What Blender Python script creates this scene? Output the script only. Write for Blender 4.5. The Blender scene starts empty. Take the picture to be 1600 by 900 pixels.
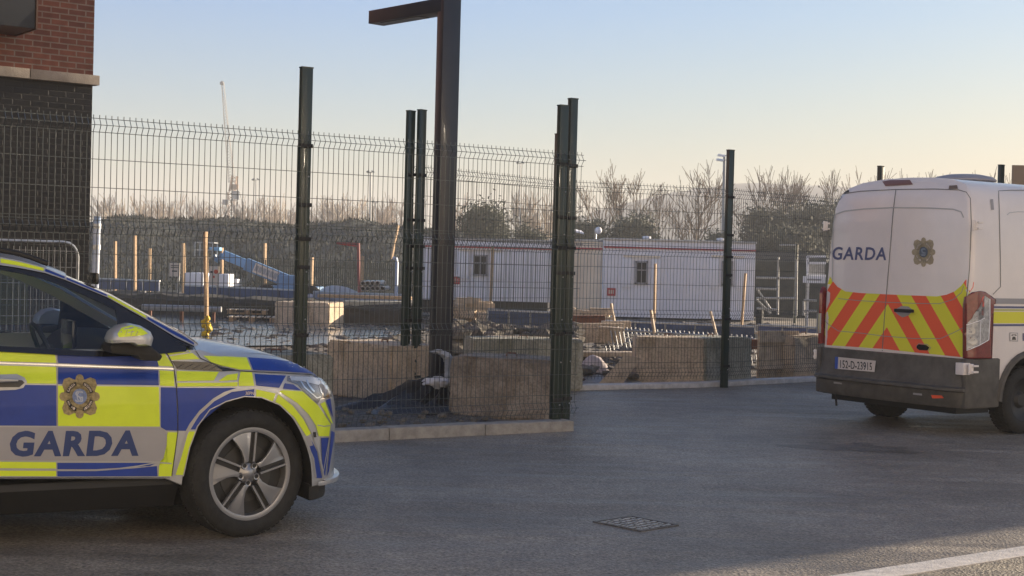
import bpy, bmesh, math, random
from mathutils import Vector, Matrix
from mathutils.bvhtree import BVHTree
R_ = math.radians
random.seed(7)
scene = bpy.context.scene
COL = scene.collection
# ---------------------------------------------------------------- camera, sky, sun, exposure
FPX, CAMH, ROLL, PITCH = 2300.0, 1.63, R_(1.5), math.atan(38 / 2300.0)
_r0 = Vector((1, 0, 0)); _u0 = Vector((0, math.sin(PITCH), math.cos(PITCH))); _f = Vector((0, math.cos(PITCH), -math.sin(PITCH)))
_r = _r0 * math.cos(ROLL) + _u0 * math.sin(ROLL); _u = -_r0 * math.sin(ROLL) + _u0 * math.cos(ROLL)
CAM = Vector((0, 0, CAMH))
cd = bpy.data.cameras.new('camera'); cam = bpy.data.objects.new('camera', cd); COL.objects.link(cam)
cam.matrix_world = Matrix(((_r.x, _u.x, -_f.x, 0), (_r.y, _u.y, -_f.y, 0), (_r.z, _u.z, -_f.z, CAMH), (0, 0, 0, 1)))
cd.sensor_width = 36; cd.lens = 36 * FPX / 1600; cd.clip_start = .1; cd.clip_end = 9000
scene.camera = cam
SUN_AZ, SUN_EL = R_(54), R_(10.5)          # azimuth measured from the view direction towards the right
w = bpy.data.worlds.new('World'); scene.world = w; w.use_nodes = True
nt = w.node_tree; nt.nodes.clear()
sky = nt.nodes.new('ShaderNodeTexSky'); sky.sky_type = 'NISHITA'; sky.sun_disc = False
sky.sun_elevation = SUN_EL; sky.sun_rotation = SUN_AZ; sky.altitude = 50
sky.air_density = 1.0; sky.dust_density = 1.1; sky.ozone_density = 5.0
bg = nt.nodes.new('ShaderNodeBackground'); bg.inputs[1].default_value = .070
wo = nt.nodes.new('ShaderNodeOutputWorld')
def _ramp(src, stops):
    r = nt.nodes.new('ShaderNodeValToRGB'); e = r.color_ramp.elements
    while len(e) < len(stops): e.new(.5)
    for k, (p, c) in enumerate(stops): e[k].position = p; e[k].color = (*c, 1)
    nt.links.new(src, r.inputs[0]); return r.outputs[0]
def _mul(a, c):
    x = nt.nodes.new('ShaderNodeMixRGB'); x.blend_type = 'MULTIPLY'; x.inputs[0].default_value = 1
    nt.links.new(a, x.inputs[1])
    if isinstance(c, tuple): x.inputs[2].default_value = (*c, 1)
    else: nt.links.new(c, x.inputs[2])
    return x.outputs[0]
wtc = nt.nodes.new('ShaderNodeTexCoord'); wsx = nt.nodes.new('ShaderNodeSeparateXYZ'); nt.links.new(wtc.outputs['Generated'], wsx.inputs[0])
wdt = nt.nodes.new('ShaderNodeVectorMath'); wdt.operation = 'DOT_PRODUCT'; wdt.inputs[1].default_value = (math.sin(SUN_AZ), math.cos(SUN_AZ), 0); nt.links.new(wtc.outputs['Generated'], wdt.inputs[0])
sc1 = _mul(sky.outputs[0], (1.05, .97, .92))
sc2 = _mul(sc1, _ramp(wsx.outputs[2], [(0., (1.13, .98, .72)), (.07, (1.07, .97, .82)), (.17, (.94, 1.04, 1.15)), (.30, (1.0, 1.02, 1.04))]))
sc3 = _mul(sc2, _ramp(wdt.outputs['Value'], [(.30, (.97, 1.03, 1.08)), (.50, (.99, 1.0, 1.0)), (.80, (1.10, .93, .76))]))
nt.links.new(sc3, bg.inputs[0]); nt.links.new(bg.outputs[0], wo.inputs[0])
sd = bpy.data.lights.new('sun', 'SUN'); sd.energy = 5.0; sd.angle = R_(.5); sd.color = (1, .83, .62)
so = bpy.data.objects.new('sun', sd); COL.objects.link(so)
SDIR = Vector((math.sin(SUN_AZ) * math.cos(SUN_EL), math.cos(SUN_AZ) * math.cos(SUN_EL), math.sin(SUN_EL)))
so.rotation_euler = SDIR.to_track_quat('Z', 'Y').to_euler()
vs = scene.view_settings; vs.view_transform = 'Standard'; vs.look = 'None'; vs.gamma = 1; vs.exposure = 1.55
scene.cycles.volume_bounces = 0; scene.cycles.max_bounces = 6; scene.cycles.transparent_max_bounces = 16
scene.cycles.use_denoising = True
# ---------------------------------------------------------------- picture measurements -> places in the world
def ray(x, y): return (_r * ((x - 800) / FPX) + _u * ((450 - y) / FPX) + _f)
def G(x, y, z=0.0):
    d = ray(x, y); return CAM + d * ((z - CAMH) / d.z)
def P(x, y, Y):
    d = ray(x, y); return CAM + d * (Y / d.y)
def PL(x, y, p0, n):
    d = ray(x, y); return CAM + d * ((p0 - CAM).dot(n) / d.dot(n))
def HOR(x): return P(x, 412, 1000).z  # unused helper for checks
# ---------------------------------------------------------------- materials
def mat(name, col, rough=.6, metal=0., var=0., vscale=4., bump=0., bscale=30., col2=None, coat=0., spec=None, emit=None, detail=6, rvar=0.):
    m = bpy.data.materials.new(name); m.use_nodes = True
    n = m.node_tree.nodes; l = m.node_tree.links; b = n['Principled BSDF']
    b.inputs['Roughness'].default_value = rough; b.inputs['Metallic'].default_value = metal
    b.inputs['Coat Weight'].default_value = coat; b.inputs['Coat Roughness'].default_value = .05
    if spec is not None: b.inputs['Specular IOR Level'].default_value = spec
    c = (*col, 1)
    tc = n.new('ShaderNodeTexCoord')
    if var or col2:
        nz = n.new('ShaderNodeTexNoise'); nz.inputs['Scale'].default_value = vscale; nz.inputs['Detail'].default_value = detail
        nz.inputs['Roughness'].default_value = .65
        l.new(tc.outputs['Object'], nz.inputs['Vector'])
        cr = n.new('ShaderNodeValToRGB'); cr.color_ramp.elements[0].position = .36; cr.color_ramp.elements[1].position = .64
        a = col2 if col2 else tuple(x * (1 - var) for x in col)
        d = col if col2 else tuple(min(1, x * (1 + var)) for x in col)
        cr.color_ramp.elements[0].color = (*a, 1); cr.color_ramp.elements[1].color = (*d, 1)
        l.new(nz.outputs[0], cr.inputs[0]); l.new(cr.outputs[0], b.inputs['Base Color'])
        if rvar:
            mr = n.new('ShaderNodeMapRange'); mr.inputs[3].default_value = rough - rvar; mr.inputs[4].default_value = rough + rvar
            l.new(nz.outputs[0], mr.inputs[0]); l.new(mr.outputs[0], b.inputs['Roughness'])
    else: b.inputs['Base Color'].default_value = c
    if bump:
        nb = n.new('ShaderNodeTexNoise'); nb.inputs['Scale'].default_value = bscale; nb.inputs['Detail'].default_value = 5
        l.new(tc.outputs['Object'], nb.inputs['Vector'])
        bp = n.new('ShaderNodeBump'); bp.inputs['Strength'].default_value = min(1, bump); bp.inputs['Distance'].default_value = .02
        l.new(nb.outputs[0], bp.inputs['Height']); l.new(bp.outputs[0], b.inputs['Normal'])
    if emit:
        b.inputs['Emission Color'].default_value = (*emit[:3], 1); b.inputs['Emission Strength'].default_value = emit[3]
    return m
def glassmat(name, tint, refl=1.0):
    m = bpy.data.materials.new(name); m.use_nodes = True
    n = m.node_tree.nodes; l = m.node_tree.links; n.clear()
    t = n.new('ShaderNodeBsdfTransparent'); t.inputs[0].default_value = (*tint, 1)
    g = n.new('ShaderNodeBsdfGlossy'); g.inputs['Roughness'].default_value = .02; g.inputs[0].default_value = (1, 1, 1, 1)
    fr = n.new('ShaderNodeFresnel'); fr.inputs[0].default_value = 1.5
    mu = n.new('ShaderNodeMath'); mu.operation = 'MULTIPLY'; mu.inputs[1].default_value = refl
    mx = n.new('ShaderNodeMixShader'); o = n.new('ShaderNodeOutputMaterial')
    l.new(fr.outputs[0], mu.inputs[0]); l.new(mu.outputs[0], mx.inputs[0]); l.new(t.outputs[0], mx.inputs[1]); l.new(g.outputs[0], mx.inputs[2]); l.new(mx.outputs[0], o.inputs[0])
    return m
def brickmat(name, c1, c2, mortar, rough=.85):
    m = mat(name, c1, rough, bump=0)
    n = m.node_tree.nodes; l = m.node_tree.links; b = n['Principled BSDF']
    tc = n.new('ShaderNodeTexCoord'); br = n.new('ShaderNodeTexBrick')
    br.inputs['Color1'].default_value = (*c1, 1); br.inputs['Color2'].default_value = (*c2, 1); br.inputs['Mortar'].default_value = (*mortar, 1)
    br.inputs['Scale'].default_value = 1; br.inputs['Brick Width'].default_value = .225; br.inputs['Row Height'].default_value = .075
    br.inputs['Mortar Size'].default_value = .009; br.inputs['Bias'].default_value = -.1
    l.new(tc.outputs['UV'], br.inputs['Vector'])
    nz = n.new('ShaderNodeTexNoise'); nz.inputs['Scale'].default_value = 9; nz.inputs['Detail'].default_value = 8
    l.new(tc.outputs['UV'], nz.inputs['Vector'])
    hs = n.new('ShaderNodeMixRGB'); hs.blend_type = 'MULTIPLY'; hs.inputs[0].default_value = .55
    l.new(br.outputs[0], hs.inputs[1]); l.new(nz.outputs[0], hs.inputs[2]); l.new(hs.outputs[0], b.inputs['Base Color'])
    bp = n.new('ShaderNodeBump'); bp.inputs['Strength'].default_value = .7; bp.inputs['Distance'].default_value = .008; bp.invert = True
    l.new(br.outputs['Fac'], bp.inputs['Height']); l.new(bp.outputs[0], b.inputs['Normal'])
    return m
def concmat(name, c1, c2, stain):
    m = mat(name, c1, .92); n = m.node_tree.nodes; l = m.node_tree.links; b = n['Principled BSDF']; tc = n.new('ShaderNodeTexCoord')
    mp = n.new('ShaderNodeMapping'); mp.inputs['Scale'].default_value = (1, 1, .28); l.new(tc.outputs['Object'], mp.inputs[0])
    def nz(sc, d, src): 
        z = n.new('ShaderNodeTexNoise'); z.inputs['Scale'].default_value = sc; z.inputs['Detail'].default_value = d; z.inputs['Roughness'].default_value = .7; l.new(src, z.inputs['Vector']); return z
    a = nz(2.4, 8, tc.outputs['Object']); st = nz(4.5, 6, mp.outputs[0]); f = nz(38, 5, tc.outputs['Object'])
    def ramp(src, p0, p1, k0, k1):
        r = n.new('ShaderNodeValToRGB'); r.color_ramp.elements[0].position = p0; r.color_ramp.elements[1].position = p1; r.color_ramp.elements[0].color = (*k0, 1); r.color_ramp.elements[1].color = (*k1, 1); l.new(src.outputs[0], r.inputs[0]); return r
    r1 = ramp(a, .38, .62, c2, c1); r2 = ramp(st, .50, .66, (1, 1, 1), stain); r3 = ramp(f, .32, .55, (.55, .55, .55), (1.05, 1.05, 1.05))
    m1 = n.new('ShaderNodeMixRGB'); m1.blend_type = 'MULTIPLY'; m1.inputs[0].default_value = 1; l.new(r1.outputs[0], m1.inputs[1]); l.new(r2.outputs[0], m1.inputs[2])
    m2 = n.new('ShaderNodeMixRGB'); m2.blend_type = 'MULTIPLY'; m2.inputs[0].default_value = .8; l.new(m1.outputs[0], m2.inputs[1]); l.new(r3.outputs[0], m2.inputs[2]); l.new(m2.outputs[0], b.inputs['Base Color'])
    ad = n.new('ShaderNodeMath'); ad.operation = 'ADD'; l.new(f.outputs[0], ad.inputs[0]); l.new(a.outputs[0], ad.inputs[1])
    bp = n.new('ShaderNodeBump'); bp.inputs['Strength'].default_value = .9; bp.inputs['Distance'].default_value = .02; l.new(ad.outputs[0], bp.inputs['Height']); l.new(bp.outputs[0], b.inputs['Normal'])
    return m
M = {}
M['white'] = mat('van_white', (.86, .80, .76), .3, coat=.5, var=.03, vscale=2.5)
M['silver'] = mat('silver_white_paint', (.46, .47, .48), .32, metal=.35, coat=.6)
M['yellow'] = mat('fluorescent_yellow', (.70, .86, .02), .38, coat=.3, var=.05, vscale=3)
M['blue'] = mat('reflective_blue', (.004, .040, .30), .4, coat=.08, var=.12, vscale=5)
M['vyellow'] = mat('chevron_yellow', (.80, .78, .05), .45)
M['vred'] = mat('chevron_red', (.90, .13, .055), .45)
M['panelgrey'] = mat('lettering_panel_grey', (.36, .35, .36), .5, var=.05)
M['navy'] = mat('navy_lettering', (.02, .045, .16), .5)
M['navy2'] = mat('faded_navy_lettering', (.10, .12, .24), .5)
M['bronze'] = mat('crest_bronze', (.33, .26, .12), .5, var=.3, vscale=60)
M['crestblue'] = mat('crest_blue', (.18, .24, .42), .5, var=.2, vscale=60)
M['black'] = mat('gloss_black', (.012, .012, .014), .15, coat=.5)
M['plastic'] = mat('black_plastic', (.014, .014, .014), .6, bump=.15, bscale=300)
M['bumpergrey'] = mat('dark_bumper_plastic', (.095, .088, .077), .65, var=.25, vscale=6, bump=.1, bscale=300)
M['rubber'] = mat('tyre_rubber', (.018, .018, .017), .8, var=.3, vscale=20, bump=.2, bscale=80)
M['alloy'] = mat('alloy_grey', (.34, .34, .35), .35, metal=.75)
M['alloyd'] = mat('alloy_dark', (.02, .02, .02), .5)
M['steel'] = mat('galvanised_steel', (.42, .43, .44), .4, metal=.7, var=.2, vscale=12)
M['chrome'] = mat('bright_trim', (.75, .76, .78), .15, metal=.9)
M['glass'] = glassmat('car_glass', (.86, .90, .92), 1.3)
M['lens'] = mat('clear_lens', (.55, .57, .6), .08, metal=.5, coat=1)
M['lensdark'] = mat('lamp_interior', (.26, .26, .27), .2, metal=.7, coat=1)
M['redlens'] = mat('red_lens', (.20, .022, .02), .2, coat=.8, var=.15, vscale=30)
M['greylens'] = mat('grey_lens', (.42, .42, .42), .2, coat=.8, var=.3, vscale=30)
M['seat'] = mat('seat_fabric', (.07, .072, .08), .8, var=.2)
M['cream'] = mat('cream_trim', (.80, .78, .70), .6)
M['plate'] = mat('number_plate_white', (.66, .60, .55), .4)
M['plateblue'] = mat('number_plate_blue', (.03, .09, .4), .4)
M['fence'] = mat('fence_green_coating', (.018, .034, .025), .35, coat=.3)
M['wire'] = mat('wire_green_coating', (.075, .090, .095), .32, metal=.5)
M['lamp'] = mat('lamp_column_black', (.022, .024, .032), .35, coat=.2, var=.1, vscale=3)
M['kerb'] = mat('kerb_concrete', (.33, .31, .28), .85, var=.22, vscale=9, bump=.35, bscale=90)
M['granite'] = mat('granite_kerb', (.74, .68, .60), .7, var=.18, vscale=14, bump=.3, bscale=80)
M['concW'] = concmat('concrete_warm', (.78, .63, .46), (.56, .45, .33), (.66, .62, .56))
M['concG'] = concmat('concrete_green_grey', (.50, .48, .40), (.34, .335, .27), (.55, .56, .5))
M['concB'] = concmat('concrete_brown', (.44, .37, .30), (.22, .185, .155), (.5, .45, .4))
M['timber'] = mat('stake_timber', (.48, .32, .18), .8, var=.25, vscale=14)
M['timberp'] = mat('pale_timber', (.50, .40, .29), .8, var=.25, vscale=9)
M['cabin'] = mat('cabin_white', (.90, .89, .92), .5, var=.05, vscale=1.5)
M['cabinw'] = mat('cabin_cream', (.92, .80, .64), .55, var=.1, vscale=1.)  # white cabin end with warm sunlight put into its colour
M['redtrim'] = mat('cabin_red_trim', (.50, .05, .06), .5)
M['bluehoard'] = mat('blue_barrier', (.04, .07, .15), .6, var=.25, vscale=2)
M['dark'] = mat('dark_void', (.015, .015, .016), .6)
M['lift'] = mat('lift_blue', (.13, .26, .44), .45, var=.1)
M['tarp'] = mat('black_tarp', (.012, .014, .022), .45, bump=.6, bscale=14, coat=.15)
M['film'] = mat('plastic_film', (.62, .64, .68), .3, bump=.8, bscale=25, coat=.2); M['film'].node_tree.nodes['Principled BSDF'].inputs['Alpha'].default_value = .6
M['sign'] = mat('sign_white', (.72, .62, .52), .6)
M['signred'] = mat('sign_red', (.6, .08, .04), .6)
M['yellowtie'] = mat('yellow_strap', (.80, .55, .02), .6)
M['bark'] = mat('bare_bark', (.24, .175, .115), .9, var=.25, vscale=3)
M['barkp'] = mat('pale_bark', (.55, .46, .36), .9, var=.2, vscale=3)  # glare round the thin far branches is put into this light tone
M['leaf'] = mat('evergreen_leaf', (.030, .042, .020), .7, col2=(.060, .072, .030), vscale=.8)
M['ivy'] = mat('ivy_leaf', (.085, .080, .042), .8, col2=(.05, .055, .03), vscale=.5)
M['craneY'] = mat('crane_lattice', (.22, .23, .24), .6)
M['crane'] = mat('crane_orange', (.30, .17, .10), .6)
M['fluor'] = mat('lamp_head_grey', (.25, .27, .28), .5)
M['iron'] = mat('cast_iron', (.12, .115, .11), .6, metal=.3, var=.3, vscale=30, bump=.3, bscale=60)
M['metalcl'] = mat('black_cladding', (.020, .023, .030), .35, coat=.2)
M['stoneband'] = mat('stone_band', (.34, .29, .24), .85, var=.15, vscale=6, bump=.2, bscale=60)
M['brick'] = brickmat('red_brick', (.27, .095, .060), (.17, .062, .045), (.30, .22, .18))
M['brickd'] = brickmat('dark_brick', (.017, .015, .014), (.009, .009, .009), (.018, .017, .016), .6)
M['rust'] = mat('rusty_steel', (.15, .06, .035), .8, var=.3, vscale=8)
M['pinkbag'] = mat('pale_rubble_bag', (.55, .47, .46), .8, var=.15, vscale=8, bump=.5, bscale=20)
M['edging'] = mat('pale_edging', (.62, .60, .58), .8, var=.15, vscale=10)
M['fadedred'] = mat('faded_red_paint', (.30, .09, .09), .7)
M['rubble'] = mat('broken_rubble', (.16, .14, .115), .9, var=.4, vscale=4)
# ---------------------------------------------------------------- mesh collection helpers
class MB:
    def __init__(s): s.v = []; s.f = []; s.m = []; s.uv = None
    def add(s, vs, fs, mi=0):
        o = len(s.v); s.v += [Vector(a) for a in vs]; s.f += [tuple(i + o for i in f) for f in fs]; s.m += [mi] * len(fs); return s
    def box(s, c, d, rz=0, mi=0, rot=None):
        mt = rot if rot else Matrix.Rotation(rz, 3, 'Z'); c = Vector(c)
        vs = [c + mt @ Vector((x * d[0] / 2, y * d[1] / 2, z * d[2] / 2)) for x in (-1, 1) for y in (-1, 1) for z in (-1, 1)]
        return s.add(vs, [(0, 1, 3, 2), (4, 6, 7, 5), (0, 4, 5, 1), (2, 3, 7, 6), (0, 2, 6, 4), (1, 5, 7, 3)], mi)
    def prism(s, pts, ext, mi=0):
        pts = [Vector(p) for p in pts]; n = len(pts); ext = Vector(ext)
        vs = pts + [p + ext for p in pts]
        fs = [tuple(range(n))[::-1], tuple(range(n, 2 * n))] + [(i, (i + 1) % n, n + (i + 1) % n, n + i) for i in range(n)]
        return s.add(vs, fs, mi)
    def tube(s, path, r, n=6, mi=0, closed=False, cap=True):
        path = [Vector(p) for p in path]; k = len(path)
        if not isinstance(r, (list, tuple)): r = [r] * k
        vs = []; prev = None
        for i, p in enumerate(path):
            a = path[(i - 1) % k] if (closed or i > 0) else p; b = path[(i + 1) % k] if (closed or i < k - 1) else p
            t = (b - a).normalized() if (b - a).length > 1e-9 else Vector((0, 0, 1))
            if prev is None:
                up = Vector((0, 0, 1)) if abs(t.z) < .9 else Vector((1, 0, 0)); x = t.cross(up).normalized()
            else:
                x = (prev - t * prev.dot(t)); x = x.normalized() if x.length > 1e-6 else t.orthogonal().normalized()
            prev = x; y = t.cross(x)
            for j in range(n):
                an = 2 * math.pi * j / n + math.pi / n
                vs.append(p + (x * math.cos(an) + y * math.sin(an)) * r[i])
        fs = []
        for i in range(k if closed else k - 1):
            for j in range(n):
                a = i * n + j; b = i * n + (j + 1) % n; c = ((i + 1) % k) * n + (j + 1) % n; d = ((i + 1) % k) * n + j
                fs.append((a, b, c, d))
        if cap and not closed: fs += [tuple(range(n))[::-1], tuple(range((k - 1) * n, k * n))]
        return s.add(vs, fs, mi)
    def lathe(s, prof, axis='y', n=48, c=(0, 0, 0), mi=0):
        c = Vector(c); vs = []; k = len(prof)
        for i in range(n):
            a = 2 * math.pi * i / n
            for (r, h) in prof:
                if axis == 'y': vs.append(c + Vector((r * math.cos(a), h, r * math.sin(a))))
                else: vs.append(c + Vector((r * math.cos(a), r * math.sin(a), h)))
        fs = [(i * k + j, i * k + j + 1, ((i + 1) % n) * k + j + 1, ((i + 1) % n) * k + j) for i in range(n) for j in range(k - 1)]
        return s.add(vs, fs, mi)
    def grid(s, fn, nu, nv, mi=0):
        vs = [fn(i / nu, j / nv) for i in range(nu + 1) for j in range(nv + 1)]
        fs = [(i * (nv + 1) + j, (i + 1) * (nv + 1) + j, (i + 1) * (nv + 1) + j + 1, i * (nv + 1) + j + 1) for i in range(nu) for j in range(nv)]
        return s.add(vs, fs, mi)
    def ico(s, c, r, sub=1, jit=0, mi=0, sc=(1, 1, 1)):
        bm = bmesh.new(); bmesh.ops.create_icosphere(bm, subdivisions=sub, radius=1)
        vs = [Vector((v.co.x * sc[0], v.co.y * sc[1], v.co.z * sc[2])) * r * (1 + random.uniform(-jit, jit)) + Vector(c) for v in bm.verts]
        fs = [tuple(v.index for v in f.verts) for f in bm.faces]; bm.free(); return s.add(vs, fs, mi)
    def build(s, name, mats, parent=None, smooth=False, bevel=0, local=True, angle=35):
        me = bpy.data.meshes.new(name)
        vs = s.v
        if parent is not None and not local:
            inv = parent.matrix_world.inverted(); vs = [inv @ v for v in vs]
        me.from_pydata([tuple(v) for v in vs], [], s.f)
        if not isinstance(mats, (list, tuple)): mats = [mats]
        for m in mats: me.materials.append(m)
        me.polygons.foreach_set('material_index', s.m)
        bm = bmesh.new(); bm.from_mesh(me); bmesh.ops.recalc_face_normals(bm, faces=bm.faces)
        if bevel:
            es = [e for e in bm.edges if len(e.link_faces) == 2 and e.calc_face_angle(0) > R_(30)]
            bmesh.ops.bevel(bm, geom=es, offset=bevel, segments=2, profile=.6, affect='EDGES', clamp_overlap=True)
        bm.to_mesh(me); bm.free()
        if smooth or bevel:
            for p in me.polygons: p.use_smooth = True
            me.set_sharp_from_angle(angle=R_(angle))
        o = bpy.data.objects.new(name, me); COL.objects.link(o)
        if parent is not None: o.parent = parent
        return o
def tag(o, label=None, cat=None, group=None, kind=None):
    if label: o['label'] = label
    if cat: o['category'] = cat
    if group: o['group'] = group
    if kind: o['kind'] = kind
    return o
def empty(name, loc=(0, 0, 0), rz=0, label=None, cat=None, group=None):
    o = bpy.data.objects.new(name, None); COL.objects.link(o); o.empty_display_size = .2
    o.location = loc; o.rotation_euler = (0, 0, rz)
    o.matrix_world = Matrix.Translation(Vector(loc)) @ Matrix.Rotation(rz, 4, 'Z')
    return tag(o, label, cat, group)
def kids(o): return [c for c in bpy.data.objects if c.parent == o]
def copy_tree(o, parent=None):
    c = o.copy(); COL.objects.link(c); c.parent = parent
    for ch in kids(o): copy_tree(ch, c)
    return c
def struct(o): o['kind'] = 'structure'; return o
def uvbox(o, ux, org):      # uv in metres: u along horizontal direction of each face, v = height
    me = o.data; uv = me.uv_layers.new(name='uv')
    for p in me.polygons:
        n = p.normal; t = Vector((-n.y, n.x, 0)); t = t.normalized() if t.length > .1 else Vector((1, 0, 0))
        for li in p.loop_indices:
            v = me.vertices[me.loops[li].vertex_index].co
            uv.data[li].uv = ((v - org).dot(t), v.z) if abs(n.z) < .5 else (v.x, v.y)
# decals: flat outline cut into small cells and laid on a real surface by ray casting
def outline_mesh(polys, step):
    bm = bmesh.new()
    for poly in polys:
        vs = [bm.verts.new((p[0], p[1], 0)) for p in poly]
        try: bm.faces.new(vs)
        except ValueError: pass
    bmesh.ops.triangulate(bm, faces=bm.faces)
    if step and bm.verts:
        for ax in (0, 1):
            lo = min(v.co[ax] for v in bm.verts); hi = max(v.co[ax] for v in bm.verts)
            k = math.ceil(lo / step) * step
            while k < hi:
                no = Vector((1, 0, 0)) if ax == 0 else Vector((0, 1, 0)); co = no * k
                bmesh.ops.bisect_plane(bm, geom=bm.verts[:] + bm.edges[:] + bm.faces[:], plane_co=co, plane_no=no, dist=1e-5)
                k += step
    return bm
def bvh_of(objs):
    v = []; f = []
    for o in objs:
        mw = o.parent.matrix_world if o.parent else Matrix.Identity(4)
        b = len(v); v += [mw @ x.co for x in o.data.vertices]; f += [tuple(i + b for i in p.vertices) for p in o.data.polygons]
    return BVHTree.FromPolygons(v, f)
def decal(name, bm, caster, m, parent, off=.003, bvh=None, thick=0):
    vs = []
    for v in bm.verts:
        o, d = caster(v.co.x, v.co.y); d = d.normalized()
        hit, nor, idx, dist = bvh.ray_cast(o, d)
        if hit is None:
            best = None
            for k in range(1, 400):
                q = o + d * (k * .05)
                h2, n2, i2, ds = bvh.find_nearest(q)
                if h2 is not None and (best is None or ds < best[0] - .02): best = (ds, h2, n2)
            hit, nor = best[1], best[2]
        if nor.dot(d) > 0: nor = -nor
        vs.append(hit + nor * off)
    mb = MB(); bm.verts.index_update()
    mb.add(vs, [tuple(x.index for x in f.verts) for f in bm.faces]); bm.free()
    o = mb.build(name, m, parent, smooth=True, local=False)
    # keep the face side turned outwards
    return o
def pxcast(x, y): return CAM.copy(), ray(x, y)
def text_bm(txt, size=1., bold=.0, shear=0., spacing=1., align='LEFT', step=0, xform=None):
    cu = bpy.data.curves.new('t', 'FONT'); cu.body = txt; cu.size = size; cu.offset = bold; cu.shear = shear; cu.space_character = spacing
    cu.align_x = align; cu.resolution_u = 3
    ob = bpy.data.objects.new('t', cu); COL.objects.link(ob)
    dg = bpy.context.evaluated_depsgraph_get(); me = bpy.data.meshes.new_from_object(ob.evaluated_get(dg))
    bpy.data.objects.remove(ob); bpy.data.curves.remove(cu)
    bm = bmesh.new(); bm.from_mesh(me); bpy.data.meshes.remove(me)
    if bm.verts:
        x0 = min(v.co.x for v in bm.verts); x1 = max(v.co.x for v in bm.verts); y0 = min(v.co.y for v in bm.verts); y1 = max(v.co.y for v in bm.verts)
    else: x0 = y0 = 0; x1 = y1 = 1
    if xform:
        for v in bm.verts:
            a, b = xform((v.co.x - x0) / (x1 - x0), (v.co.y - y0) / (y1 - y0)); v.co = Vector((a, b, 0))
    return bm
# ================================================================ SETTING
def asphalt(name, base, tint2, bump=.6):
    m = bpy.data.materials.new(name); m.use_nodes = True
    n = m.node_tree.nodes; l = m.node_tree.links; b = n['Principled BSDF']; tc = n.new('ShaderNodeTexCoord')
    def noise(sc, det=4, ro=.6, src=None):
        z = n.new('ShaderNodeTexNoise'); z.inputs['Scale'].default_value = sc; z.inputs['Detail'].default_value = det; z.inputs['Roughness'].default_value = ro
        l.new(src or tc.outputs['Object'], z.inputs['Vector']); return z
    def ramp(src, p0, p1, k0, k1):
        r = n.new('ShaderNodeValToRGB'); r.color_ramp.elements[0].position = p0; r.color_ramp.elements[1].position = p1
        r.color_ramp.elements[0].color = (*k0, 1); r.color_ramp.elements[1].color = (*k1, 1); l.new(src, r.inputs[0]); return r.outputs[0]
    def mul(a, c, f=1.):
        x = n.new('ShaderNodeMixRGB'); x.blend_type = 'MULTIPLY'; x.inputs[0].default_value = f; l.new(a, x.inputs[1]); l.new(c, x.inputs[2]); return x.outputs[0]
    big = noise(.45, 6, .65); fine = noise(42, 4, .85); vor = n.new('ShaderNodeTexVoronoi'); vor.inputs['Scale'].default_value = 55; l.new(tc.outputs['Object'], vor.inputs['Vector'])
    mp = n.new('ShaderNodeMapping'); mp.inputs['Rotation'].default_value = (0, 0, -.6); mp.inputs['Scale'].default_value = (.22, 2.2, 1); l.new(tc.outputs['Object'], mp.inputs[0])
    streak = noise(1.6, 6, .75, mp.outputs[0]); mid = noise(5, 6, .75)
    c = ramp(big.outputs[0], .36, .66, tuple(x * .72 for x in base), tint2)
    c = mul(c, ramp(streak.outputs[0], .38, .62, (.72, .72, .73), (1.1, 1.09, 1.07)))
    c = mul(c, ramp(mid.outputs[0], .35, .65, (.80, .80, .80), (1.1, 1.1, 1.1)))
    c = mul(c, ramp(fine.outputs[0], .34, .66, (.30, .30, .30), (1.7, 1.68, 1.62)))
    st = ramp(vor.outputs['Distance'], .02, .16, (1.9, 1.85, 1.75), (.92, .92, .92)); c = mul(c, st, .55)
    l.new(c, b.inputs['Base Color'])
    mr = n.new('ShaderNodeMapRange'); mr.inputs[1].default_value = .35; mr.inputs[2].default_value = .65; mr.inputs[3].default_value = .34; mr.inputs[4].default_value = .70
    l.new(streak.outputs[0], mr.inputs[0]); l.new(mr.outputs[0], b.inputs['Roughness'])
    ad = n.new('ShaderNodeMath'); ad.operation = 'ADD'; l.new(fine.outputs[0], ad.inputs[0]); l.new(vor.outputs['Distance'], ad.inputs[1])
    bp = n.new('ShaderNodeBump'); bp.inputs['Strength'].default_value = bump; bp.inputs['Distance'].default_value = .012
    l.new(ad.outputs[0], bp.inputs['Height']); l.new(bp.outputs[0], b.inputs['Normal'])
    return m
M['asphalt'] = asphalt('asphalt_surface', (.27, .24, .205), (.38, .335, .285))
M['footway'] = asphalt('footway_macadam', (.26, .225, .175), (.36, .31, .24), .9)
M['soil'] = mat('site_soil', (.27, .23, .18), .9, col2=(.15, .125, .10), vscale=.35, bump=.8, bscale=5, rvar=.1)
M['gravel'] = mat('grey_gravel', (.16, .15, .14), .9, col2=(.05, .05, .05), vscale=22, bump=1, bscale=35)
M['mound'] = mat('mound_earth', (.050, .060, .048), .95, col2=(.030, .038, .032), vscale=.9, bump=1, bscale=2.2)
M['bank'] = mat('dark_wet_earth', (.035, .030, .022), .9, var=.3, vscale=2, bump=.8, bscale=6)
M['hill'] = mat('hill_heath', (.06, .07, .045), .95, var=.3, vscale=.01)
wm = mat('puddle_water', (.10, .12, .14), .12, bump=.8, bscale=6); M['water'] = wm
def sheet(name, pts, z, m):
    mb = MB(); mb.add([(p[0], p[1], z) for p in pts], [tuple(range(len(pts)))]); o = mb.build(name, m); 
    if o.data.polygons[0].normal.z < 0: o.data.flip_normals()
    return struct(o)
sheet('ground', [(-1200, -100), (1200, -100), (1200, 1260), (-1200, 1260)], 0, M['soil'])
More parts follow.
